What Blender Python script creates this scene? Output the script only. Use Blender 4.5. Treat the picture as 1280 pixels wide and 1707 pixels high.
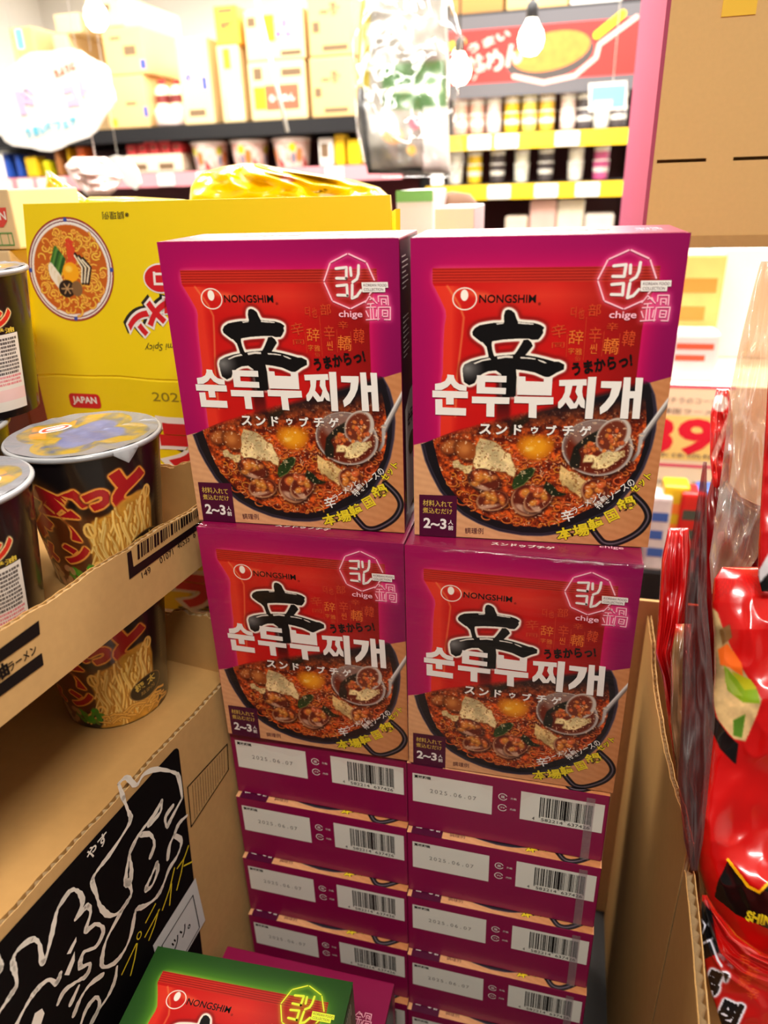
import bpy, bmesh, math, random, json
import numpy as np
from mathutils import Vector, Matrix

# ---------------------------------------------------------------- scene, camera, light
S = bpy.context.scene
for o in list(bpy.data.objects):
    bpy.data.objects.remove(o)
COL = S.collection
S.view_settings.view_transform = 'Standard'
S.view_settings.look = 'None'
S.view_settings.exposure = 0.0
S.view_settings.gamma = 1.0
S.view_settings.use_curve_mapping = False
S.cycles.max_bounces = 8
S.cycles.transparent_max_bounces = 16
S.cycles.caustics_reflective = False
S.cycles.caustics_refractive = False
S.cycles.sample_clamp_indirect = 6

Z0 = 1.15                                   # height of the joint between the upright rows of boxes
CAM = np.array([0.0581, -0.4667, 0.2488 + Z0])
YAW, PITCH, ROLL = [math.radians(v) for v in (-14.8805, -24.7968, -1.9449)]
FPX = 1203.5
FWD = np.array([math.sin(YAW) * math.cos(PITCH), math.cos(YAW) * math.cos(PITCH), math.sin(PITCH)])
_r = np.array([math.cos(YAW), -math.sin(YAW), 0])
_u = np.cross(_r, FWD)
RGT = _r * math.cos(ROLL) + _u * math.sin(ROLL)
UPV = -_r * math.sin(ROLL) + _u * math.cos(ROLL)

cam = bpy.data.cameras.new('camera')
camo = bpy.data.objects.new('camera', cam)
COL.objects.link(camo)
m = Matrix.Identity(4)
for i in range(3):
    m[i][0], m[i][1], m[i][2], m[i][3] = RGT[i], UPV[i], -FWD[i], CAM[i]
camo.matrix_world = m
cam.sensor_fit = 'VERTICAL'
cam.sensor_height = 36
cam.lens = FPX / 1707 * 36
cam.clip_start = 0.02
cam.dof.use_dof = True
cam.dof.focus_distance = 0.56
cam.dof.aperture_fstop = 5.0
S.camera = camo

W = bpy.data.worlds.new('shop_air')
S.world = W
W.use_nodes = True
W.node_tree.nodes['Background'].inputs[0].default_value = (1.0, 0.93, 0.84, 1)
W.node_tree.nodes['Background'].inputs[1].default_value = 0.09

def area(name, loc, size, power, col=(1, 0.95, 0.88), rot=(0, 0, 0)):
    l = bpy.data.lights.new(name, 'AREA')
    l.shape = 'RECTANGLE'
    l.size, l.size_y = size
    l.energy = power
    l.color = col
    o = bpy.data.objects.new(name, l)
    o.location = loc
    o.rotation_euler = rot
    COL.objects.link(o)
    return o
CEIL = 2.75
# shop ceiling tubes plus two made-up fill lamps, low over the aisle and under the display: (x, y, z, length x, width y, watts); their housings are built with the ceiling
TUBES_AND_FILLS = [(0.10, -0.62, 2.15, 0.5, 0.16, 19), (-0.30, 0.62, CEIL - 0.08, 1.3, 0.25, 36), (0.40, 0.70, CEIL - 0.08, 0.6, 0.25, 24), (-1.3, 1.05, CEIL - 0.08, 1.5, 0.25, 62), (0.2, 1.70, CEIL - 0.08, 1.5, 0.25, 62), (-1.2, 3.6, CEIL - 0.08, 1.6, 0.5, 190), (0.6, 3.6, CEIL - 0.08, 1.6, 0.5, 190), (0.36, 0.66, 1.306, 0.30, 0.03, 1.3)]  # first and last are unseen fill lamps, added to shape the light
for tx, ty, tz, sx, sy, pw in TUBES_AND_FILLS:
    area('tube_or_fill_light', (tx, ty, tz), (sx, sy), pw)

# ---------------------------------------------------------------- points from the photograph's rays
def ray(u, v):
    return FWD + RGT * (u - 640) / FPX - UPV * (v - 853.5) / FPX
def at_y(u, v, y):
    d = ray(u, v); return CAM + d * (y - CAM[1]) / d[1]
def at_z(u, v, z):
    d = ray(u, v); return CAM + d * (z - CAM[2]) / d[2]
def at_k(u, v, k):
    return CAM + ray(u, v) * k
def at_plane(u, v, p0, n):
    d = ray(u, v); n = np.array(n, float); return CAM + d * ((np.array(p0) - CAM) @ n) / (d @ n)

# ---------------------------------------------------------------- materials
def lin(c):
    c = np.asarray(c, float) / 255.0
    return np.where(c <= 0.04045, c / 12.92, ((c + 0.055) / 1.055) ** 2.4)
MATS = {}
def mat(name, rgb, rough=0.5, coat=0.0, metal=0.0, var=0.0, scale=60, emit=0.0, spec=0.5, bump=0.0, stretch=(1, 1, 1), trans=0.0):
    """plain procedural material; var adds a gentle noise variation of the colour, bump an uneven surface"""
    if name in MATS: return MATS[name]
    m = bpy.data.materials.new(name); m.use_nodes = True
    nt = m.node_tree; b = nt.nodes['Principled BSDF']
    c = tuple(lin(rgb)) + (1,)
    b.inputs['Base Color'].default_value = c
    b.inputs['Roughness'].default_value = rough
    b.inputs['Metallic'].default_value = metal
    b.inputs['Specular IOR Level'].default_value = spec
    b.inputs['Coat Weight'].default_value = coat
    b.inputs['Coat Roughness'].default_value = 0.12
    b.inputs['Transmission Weight'].default_value = trans
    if emit:
        b.inputs['Emission Color'].default_value = c
        b.inputs['Emission Strength'].default_value = emit
    if var or bump:
        tc = nt.nodes.new('ShaderNodeTexCoord'); mp = nt.nodes.new('ShaderNodeMapping')
        mp.inputs['Scale'].default_value = stretch
        nz = nt.nodes.new('ShaderNodeTexNoise'); nz.inputs['Scale'].default_value = scale; nz.inputs['Detail'].default_value = 6
        nt.links.new(tc.outputs['Object'], mp.inputs[0]); nt.links.new(mp.outputs[0], nz.inputs['Vector'])
        if var:
            mx = nt.nodes.new('ShaderNodeMix'); mx.data_type = 'RGBA'
            lo = tuple(np.clip(np.array(c[:3]) * (1 - var), 0, 1)) + (1,); hi = tuple(np.clip(np.array(c[:3]) * (1 + var), 0, 1)) + (1,)
            mx.inputs[6].default_value = lo; mx.inputs[7].default_value = hi
            nt.links.new(nz.outputs['Fac'], mx.inputs[0]); nt.links.new(mx.outputs[2], b.inputs['Base Color'])
        if bump:
            bp = nt.nodes.new('ShaderNodeBump'); bp.inputs['Strength'].default_value = bump; bp.inputs['Distance'].default_value = 0.002
            nt.links.new(nz.outputs['Fac'], bp.inputs['Height']); nt.links.new(bp.outputs[0], b.inputs['Normal'])
    MATS[name] = m
    return m
def print_mat(name, rough=0.35, coat=0.25, bump=0.0, spec=0.5):
    """printed surface: the ink comes from the mesh's own colour attribute"""
    if name in MATS: return MATS[name]
    m = bpy.data.materials.new(name); m.use_nodes = True
    nt = m.node_tree; b = nt.nodes['Principled BSDF']
    a = nt.nodes.new('ShaderNodeAttribute'); a.attribute_name = 'ink'
    nt.links.new(a.outputs['Color'], b.inputs['Base Color'])
    b.inputs['Roughness'].default_value = rough; b.inputs['Coat Weight'].default_value = coat; b.inputs['Coat Roughness'].default_value = 0.1; b.inputs['Specular IOR Level'].default_value = spec
    if bump:
        tc = nt.nodes.new('ShaderNodeTexCoord'); nz = nt.nodes.new('ShaderNodeTexNoise'); nz.inputs['Scale'].default_value = 45; nz.inputs['Detail'].default_value = 4
        bp = nt.nodes.new('ShaderNodeBump'); bp.inputs['Strength'].default_value = bump; bp.inputs['Distance'].default_value = 0.004
        nt.links.new(tc.outputs['Object'], nz.inputs['Vector']); nt.links.new(nz.outputs['Fac'], bp.inputs['Height']); nt.links.new(bp.outputs[0], b.inputs['Normal'])
    MATS[name] = m
    return m
def film_mat(name, tint=(255, 255, 255), gloss=0.10, rough=0.10, scale=30, stretch=(1, 1, 1), milk=0.0):
    """clear plastic film: mostly see-through, a thin glossy sheen, a little milkiness"""
    if name in MATS: return MATS[name]
    m = bpy.data.materials.new(name); m.use_nodes = True
    nt = m.node_tree; nt.nodes.clear()
    out = nt.nodes.new('ShaderNodeOutputMaterial')
    tr = nt.nodes.new('ShaderNodeBsdfTransparent'); tr.inputs[0].default_value = tuple(lin(tint)) + (1,)
    gl = nt.nodes.new('ShaderNodeBsdfGlossy'); gl.inputs['Roughness'].default_value = rough
    df = nt.nodes.new('ShaderNodeBsdfDiffuse'); df.inputs[0].default_value = (0.9, 0.88, 0.86, 1)
    lw = nt.nodes.new('ShaderNodeLayerWeight'); lw.inputs[0].default_value = 0.35
    ma = nt.nodes.new('ShaderNodeMath'); ma.operation = 'MULTIPLY_ADD'; ma.inputs[1].default_value = 0.11; ma.inputs[2].default_value = gloss
    ma.use_clamp = True
    tc = nt.nodes.new('ShaderNodeTexCoord'); mp = nt.nodes.new('ShaderNodeMapping'); mp.inputs['Scale'].default_value = stretch
    nz = nt.nodes.new('ShaderNodeTexNoise'); nz.inputs['Scale'].default_value = scale; nz.inputs['Detail'].default_value = 5
    bp = nt.nodes.new('ShaderNodeBump'); bp.inputs['Strength'].default_value = 0.6; bp.inputs['Distance'].default_value = 0.006
    L = nt.links.new
    L(tc.outputs['Object'], mp.inputs[0]); L(mp.outputs[0], nz.inputs['Vector']); L(nz.outputs['Fac'], bp.inputs['Height'])
    L(bp.outputs[0], gl.inputs['Normal']); L(bp.outputs[0], lw.inputs['Normal'])
    L(lw.outputs['Facing'], ma.inputs[0])
    m1 = nt.nodes.new('ShaderNodeMixShader'); m2 = nt.nodes.new('ShaderNodeMixShader')
    m1.inputs[0].default_value = milk
    L(tr.outputs[0], m1.inputs[1]); L(df.outputs[0], m1.inputs[2])
    L(ma.outputs[0], m2.inputs[0]); L(m1.outputs[0], m2.inputs[1]); L(gl.outputs[0], m2.inputs[2])
    L(m2.outputs[0], out.inputs[0])
    MATS[name] = m
    return m

# ---------------------------------------------------------------- object helpers
def link(name, me, parent=None, loc=None, rot=None):
    o = bpy.data.objects.new(name, me)
    COL.objects.link(o)
    if parent is not None: o.parent = parent
    if loc is not None: o.location = tuple(float(c) for c in loc)
    if rot is not None: o.rotation_euler = rot
    return o
def tag(o, label=None, cat=None, group=None, kind=None):
    if label: o['label'] = label
    if cat: o['category'] = cat
    if group: o['group'] = group
    if kind: o['kind'] = kind
    return o
def empty(name, loc, rz=0, label=None, cat=None, group=None):
    o = link(name, None, None, loc, (0, 0, rz))
    o.empty_display_size = 0.05
    return tag(o, label, cat, group)
def copy_tree(o, parent=None):
    c = o.copy(); COL.objects.link(c)
    if parent is not None: c.parent = parent
    for ch in o.children: copy_tree(ch, c)
    return c
def mesh(name, verts, faces, mats, fm=None, smooth=False):
    me = bpy.data.meshes.new(name)
    me.from_pydata([tuple(float(c) for c in v) for v in verts], [], faces)
    for m_ in (mats if isinstance(mats, (list, tuple)) else [mats]): me.materials.append(m_)
    if fm is not None: me.polygons.foreach_set('material_index', fm)
    if smooth: me.polygons.foreach_set('use_smooth', [True] * len(me.polygons))
    me.update()
    return me
class MB:
    """collects shapes (with materials) into one mesh"""
    def __init__(s): s.v = []; s.f = []; s.fm = []; s.m = []; s.sm = []
    def mi(s, m_):
        if m_ not in s.m: s.m.append(m_)
        return s.m.index(m_)
    def add(s, verts, faces, m_, smooth=False):
        o = len(s.v); s.v += [tuple(float(c) for c in p) for p in verts]
        i = s.mi(m_)
        for f in faces: s.f.append(tuple(k + o for k in f)); s.fm.append(i); s.sm.append(smooth)
    def box(s, c0, c1, m_, bev=0.0):
        x0, y0, z0 = c0; x1, y1, z1 = c1
        bm = bmesh.new(); bmesh.ops.create_cube(bm, size=1)
        for v in bm.verts: v.co = ((x0 + x1) / 2 + v.co.x * (x1 - x0), (y0 + y1) / 2 + v.co.y * (y1 - y0), (z0 + z1) / 2 + v.co.z * (z1 - z0))
        if bev: bmesh.ops.bevel(bm, geom=bm.edges[:], offset=bev, segments=2, affect='EDGES', profile=0.6)
        bm.verts.index_update()
        s.add([v.co[:] for v in bm.verts], [[v.index for v in f.verts] for f in bm.faces], m_); bm.free()
    def hexa(s, p, m_):
        """8 corners: bottom ring 0-3, top ring 4-7"""
        s.add(p, [(3, 2, 1, 0), (4, 5, 6, 7), (0, 1, 5, 4), (1, 2, 6, 5), (2, 3, 7, 6), (3, 0, 4, 7)], m_)
    def lathe(s, prof, m_, n=32, c=(0, 0, 0), smooth=True, cap=True):
        vs = []
        for r, z in prof:
            for k in range(n):
                a = 2 * math.pi * k / n
                vs.append((c[0] + r * math.cos(a), c[1] + r * math.sin(a), c[2] + z))
        fs = [(i * n + k, i * n + (k + 1) % n, (i + 1) * n + (k + 1) % n, (i + 1) * n + k) for i in range(len(prof) - 1) for k in range(n)]
        s.add(vs, fs, m_, smooth)
        if cap:
            o = len(s.v) - len(vs)
            i = s.mi(m_)
            s.f.append(tuple(o + k for k in reversed(range(n)))); s.fm.append(i); s.sm.append(False)
            o2 = o + (len(prof) - 1) * n
            s.f.append(tuple(o2 + k for k in range(n))); s.fm.append(i); s.sm.append(False)
    def tube(s, pts, r, m_, n=8):
        pts = [Vector(p) for p in pts]; vs = []
        for i, p in enumerate(pts):
            t = (pts[min(i + 1, len(pts) - 1)] - pts[max(i - 1, 0)]).normalized()
            a = t.orthogonal().normalized(); b = t.cross(a)
            rr = r[i] if isinstance(r, (list, tuple)) else r
            for k in range(n):
                an = 2 * math.pi * k / n; vs.append(p + a * rr * math.cos(an) + b * rr * math.sin(an))
        fs = [(i * n + k, i * n + (k + 1) % n, (i + 1) * n + (k + 1) % n, (i + 1) * n + k) for i in range(len(pts) - 1) for k in range(n)]
        fs += [tuple(reversed(range(n))), tuple((len(pts) - 1) * n + k for k in range(n))]
        s.add(vs, fs, m_, True)
    def me(s, name):
        me = mesh(name, s.v, s.f, s.m, s.fm)
        me.polygons.foreach_set('use_smooth', s.sm)
        return me
    def build(s, name, parent=None, loc=None, rot=None):
        return link(name, s.me(name), parent, loc, rot)

# ---------------------------------------------------------------- lettering
_tx = {}
def glyphs(body, bold=0.0):
    """flat outline mesh of a word, normalised to its own bounding box: verts (0..1, 0..1 from the top), aspect, faces"""
    key = (body, bold)
    if key in _tx: return _tx[key]
    c = bpy.data.curves.new('t', 'FONT'); c.body = body; c.size = 1; c.resolution_u = 3; c.offset = bold
    o = bpy.data.objects.new('t', c); COL.objects.link(o)
    me = bpy.data.meshes.new_from_object(o.evaluated_get(bpy.context.evaluated_depsgraph_get()))
    v = np.zeros(len(me.vertices) * 3); me.vertices.foreach_get('co', v); v = v.reshape(-1, 3)[:, :2]
    fs = [tuple(p.vertices) for p in me.polygons]
    bpy.data.objects.remove(o); bpy.data.curves.remove(c); bpy.data.meshes.remove(me)
    lo, hi = v.min(0), v.max(0)
    n = (v - lo) / (hi - lo); n[:, 1] = 1 - n[:, 1]
    _tx[key] = (n, (hi - lo), fs)
    return _tx[key]
def placed(body, cx, cy, w=None, h=None, rot=0, bold=0.0, shear=0.0):
    n, sz, fs = glyphs(body, bold)
    asp = sz[0] / sz[1]
    if w is None: w = h * asp
    if h is None: h = w / asp
    x = (n[:, 0] - 0.5) * w - (n[:, 1] - 0.5) * h * shear; y = (n[:, 1] - 0.5) * h
    a = math.radians(rot)
    return np.stack([cx + x * math.cos(a) - y * math.sin(a), cy + x * math.sin(a) + y * math.cos(a)], 1), fs
class Deco:
    """flat printed shapes in mm on a surface: x to the right, y downwards"""
    def __init__(s): s.mb = MB(); s.p = []
    def _add(s, pts, faces, m_, lay):
        s.mb.add([(p[0], p[1], lay) for p in pts], faces, m_)
    def poly(s, pts, m_, lay=0): s._add(pts, [tuple(range(len(pts)))], m_, lay)
    def rect(s, x0, y0, x1, y1, m_, lay=0): s.poly([(x0, y0), (x1, y0), (x1, y1), (x0, y1)], m_, lay)
    def disc(s, cx, cy, rx, ry, m_, lay=0, n=28): s.poly([(cx + rx * math.cos(2 * math.pi * k / n), cy + ry * math.sin(2 * math.pi * k / n)) for k in range(n)], m_, lay)
    def text(s, body, cx, cy, m_, lay=0, **k):
        p, f = placed(body, cx, cy, **k); s._add(p, f, m_, lay)
    def ribbon(s, pts, w, m_, lay=0, closed=False):
        """stroke of one width (or a width per point) with round joins"""
        pts = [np.array(p, float) for p in pts]
        if closed: pts = pts + [pts[0]]
        ws = w if isinstance(w, (list, tuple)) else [w] * len(pts)
        for i in range(len(pts) - 1):
            d = pts[i + 1] - pts[i]; L = np.linalg.norm(d)
            if L < 1e-6: continue
            nrm = np.array([-d[1], d[0]]) / L
            s._add([pts[i] + nrm * ws[i] / 2, pts[i + 1] + nrm * ws[i + 1] / 2, pts[i + 1] - nrm * ws[i + 1] / 2, pts[i] - nrm * ws[i] / 2], [(0, 1, 2, 3)], m_, lay)
        for p, ww in zip(pts, ws): s.disc(p[0], p[1], ww / 2, ww / 2, m_, lay + 0.002, 10)
    def build(s, name, fn, parent=None, loc=None, rot=None):
        """fn maps arrays (x mm, y mm, layer) to metres"""
        a = np.array(s.mb.v); P = fn(a[:, 0], a[:, 1], a[:, 2])
        s.mb.v = [tuple(p) for p in np.stack(P, 1)]
        return s.mb.build(name, parent, loc, rot)

# ---------------------------------------------------------------- printed pictures (ink on a fine grid)
def noise2(h, w, cells, seed, octv=4):
    rng = np.random.RandomState(seed); out = np.zeros((h, w)); amp = 1.0; tot = 0
    for o in range(octv):
        cy = max(2, int(cells * 2 ** o * h / max(h, w)) + 2); cx = max(2, int(cells * 2 ** o * w / max(h, w)) + 2)
        g = rng.rand(cy, cx)
        yy = np.linspace(0, cy - 1.001, h); xx = np.linspace(0, cx - 1.001, w)
        y0 = yy.astype(int); x0 = xx.astype(int); fy = (yy - y0)[:, None]; fx = (xx - x0)[None]
        fy = fy * fy * (3 - 2 * fy); fx = fx * fx * (3 - 2 * fx)
        out += amp * ((g[y0][:, x0] * (1 - fx) + g[y0][:, x0 + 1] * fx) * (1 - fy) + (g[y0 + 1][:, x0] * (1 - fx) + g[y0 + 1][:, x0 + 1] * fx) * fy)
        tot += amp; amp *= 0.55
    return out / tot
def blur(a, n):
    if n < 1: return a
    for ax in (0, 1):
        for _ in range(2):
            p = np.pad(a, [(n + 1, n) if i == ax else (0, 0) for i in range(2)], mode='edge'); c = np.cumsum(p, ax)
            a = (np.take(c, range(2 * n + 1, c.shape[ax]), ax) - np.take(c, range(0, c.shape[ax] - 2 * n - 1), ax)) / (2 * n + 1)
    return a
class Ink:
    def __init__(s, w, h, res, base):
        s.w, s.h, s.res = w, h, res; s.nx = int(w / res) + 1; s.ny = int(h / res) + 1
        s.X, s.Y = np.meshgrid(np.linspace(0, w, s.nx), np.linspace(0, h, s.ny))
        s.c = np.ones((s.ny, s.nx, 3)) * np.array(base, float)
    def zero(s): return np.zeros((s.ny, s.nx))
    def _win(s, pts, pad=0):
        p = np.asarray(pts, float); sx = (s.nx - 1) / s.w; sy = (s.ny - 1) / s.h
        x0 = max(0, int((p[:, 0].min() - pad) * sx) - 1); x1 = min(s.nx, int((p[:, 0].max() + pad) * sx) + 3)
        y0 = max(0, int((p[:, 1].min() - pad) * sy) - 1); y1 = min(s.ny, int((p[:, 1].max() + pad) * sy) + 3)
        return y0, max(y1, y0), x0, max(x1, x0)
    def poly(s, pts, soft=0):
        M = s.zero(); y0, y1, x0, x1 = s._win(pts); X = s.X[y0:y1, x0:x1]; Y = s.Y[y0:y1, x0:x1]
        acc = np.zeros(X.shape)
        for dx, dy in ((-.25, -.25), (.25, -.25), (-.25, .25), (.25, .25)):
            xx = X + dx * s.res; yy = Y + dy * s.res; ins = np.zeros(X.shape, bool)
            for (ax, ay), (bx, by) in zip(pts, list(pts[1:]) + [pts[0]]):
                if ay == by: continue
                c = (ay > yy) != (by > yy)
                ins ^= c & (xx < (bx - ax) * (yy - ay) / (by - ay) + ax)
            acc += ins
        M[y0:y1, x0:x1] = acc / 4
        return blur(M, soft) if soft else M
    def ell(s, cx, cy, rx, ry, rot=0, soft=0.4):
        M = s.zero(); r = max(rx, ry) + soft * 2; y0, y1, x0, x1 = s._win([(cx - r, cy - r), (cx + r, cy + r)])
        a = math.radians(rot); X = s.X[y0:y1, x0:x1] - cx; Y = s.Y[y0:y1, x0:x1] - cy
        u = (X * math.cos(a) + Y * math.sin(a)) / rx; v = (-X * math.sin(a) + Y * math.cos(a)) / ry
        d = (1 - np.sqrt(u * u + v * v)) * min(rx, ry)
        M[y0:y1, x0:x1] = np.clip(d / soft + 0.5, 0, 1); return M
    def stroke(s, pts, w, soft=0.3):
        M = s.zero(); pts = np.asarray(pts, float); y0, y1, x0, x1 = s._win(pts, w); X = s.X[y0:y1, x0:x1]; Y = s.Y[y0:y1, x0:x1]
        D = np.full(X.shape, 1e9)
        for a, b in zip(pts[:-1], pts[1:]):
            d = b - a; L = (d @ d) + 1e-9; t = np.clip(((X - a[0]) * d[0] + (Y - a[1]) * d[1]) / L, 0, 1)
            D = np.minimum(D, np.hypot(X - a[0] - t * d[0], Y - a[1] - t * d[1]))
        M[y0:y1, x0:x1] = np.clip((w / 2 - D) / soft + 0.5, 0, 1); return M
    def text(s, body, cx, cy, **k):
        M = s.zero(); p, fs = placed(body, cx, cy, **k)
        for f in fs:
            q = p[list(f)]; y0, y1, x0, x1 = s._win(q); X = s.X[y0:y1, x0:x1]; Y = s.Y[y0:y1, x0:x1]
            if not X.size: continue
            ins = np.zeros(X.shape, bool)
            for a, b in zip(q, np.roll(q, -1, 0)):
                if a[1] == b[1]: continue
                ins ^= ((a[1] > Y) != (b[1] > Y)) & (X < (b[0] - a[0]) * (Y - a[1]) / (b[1] - a[1]) + a[0])
            M[y0:y1, x0:x1] = np.maximum(M[y0:y1, x0:x1], ins)
        return M
    def grow(s, M, mm):
        n = max(1, int(mm / s.res)); return np.clip(blur(M, n) * (2 * n + 1) * 0.9, 0, 1)
    def put(s, M, col, a=1.0):
        M = (M * a)[..., None]; s.c = s.c * (1 - M) + np.array(col, float) * M if np.ndim(col) < 3 else s.c * (1 - M) + col * M
    def mesh(s, name, fn, m_, x0=0, x1=None, y0=0, y1=None, smooth=True, jx=1):
        nx, ny = s.nx, s.ny
        P = fn(s.X.ravel(), s.Y.ravel()); V = np.stack(P, 1).astype(np.float32)
        me = bpy.data.meshes.new(name); me.vertices.add(nx * ny); me.vertices.foreach_set('co', V.ravel())
        i = (np.arange(ny - 1)[:, None] * nx + np.arange(nx - 1)[None]).ravel()
        q = np.stack([i, i + nx, i + nx + 1, i + 1], 1).astype(np.int32)
        me.loops.add(q.size); me.loops.foreach_set('vertex_index', q.ravel())
        me.polygons.add(len(q)); me.polygons.foreach_set('loop_start', np.arange(0, q.size, 4, dtype=np.int32))
        if smooth: me.polygons.foreach_set('use_smooth', np.ones(len(q), bool))
        at = me.color_attributes.new('ink', 'FLOAT_COLOR', 'POINT')
        c = np.ones((nx * ny, 4), np.float32); c[:, :3] = lin(np.clip(s.c, 0, 255).reshape(-1, 3)); at.data.foreach_set('color', c.ravel())
        me.materials.append(m_); me.update(); me.validate()
        return me
def smooth_line(p, m_=4):
    p = [np.array(q, float) for q in p]; out = []
    for i in range(len(p) - 1):
        a, b_, c, d = p[max(i - 1, 0)], p[i], p[i + 1], p[min(i + 2, len(p) - 1)]
        for t in np.linspace(0, 1, m_, endpoint=False): out.append(.5 * (2 * b_ + (c - a) * t + (2 * a - 5 * b_ + 4 * c - d) * t ** 2 + (3 * b_ - a - 3 * c + d) * t ** 3))
    return out + [p[-1]]
rnd = random.Random(5)

# ================================================================ the setting
def struct(name, c0, c1, m_, bev=0):
    b = MB(); b.box(c0, c1, m_, bev); return tag(b.build(name), kind='structure')
m_floor = mat('floor_vinyl', (150, 140, 128), 0.35, var=0.15, scale=3)
m_white = mat('white_paint', (238, 236, 230), 0.6, var=0.02, scale=4)
m_dark = mat('black_metal', (24, 24, 28), 0.45)
struct('floor', (-4, -2.5, -0.1), (3, 5.2, 0), m_floor)
struct('ceiling', (-4, -2.5, CEIL), (3, 5.2, CEIL + 0.1), m_white)
struct('wall_back', (-4, 5.1, 0), (3, 5.2, CEIL), m_white)
struct('wall_right', (3, -2.5, 0), (3.1, 5.1, CEIL), m_white)
struct('wall_left', (-4, -2.5, 0), (-3.9, 5.1, CEIL), m_white)
for i, (tx, ty, tz, sx, sy, pw) in enumerate(TUBES_AND_FILLS):  # lamp housings; the two added fill lamps get one as well
    b = MB(); b.box((tx - sx / 2 - 0.015, ty - sy / 2 - 0.015, tz + 0.008), (tx + sx / 2 + 0.015, ty + sy / 2 + 0.015, tz + (0.078 if tz > 2 else 0.026)), m_white, 0.003)
    if 2 < tz < CEIL - 0.1:  # cords for the made-up low aisle lamp
        for sgn_ in (-1, 1): b.tube([(tx + sgn_ * sx * .4, ty, tz + .07), (tx + sgn_ * sx * .4, ty, (tz + CEIL) / 2), (tx + sgn_ * sx * .4, ty, CEIL)], .003, m_white, 6)
    tag(b.build('trim_%d' % (i + 1)), kind='structure')
m_plinth = mat('plinth_grey', (34, 29, 25), 0.7)
struct('display_plinth', (-0.95, -0.36, 0), (0.75, 0.98, 0.484), m_plinth)

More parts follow.
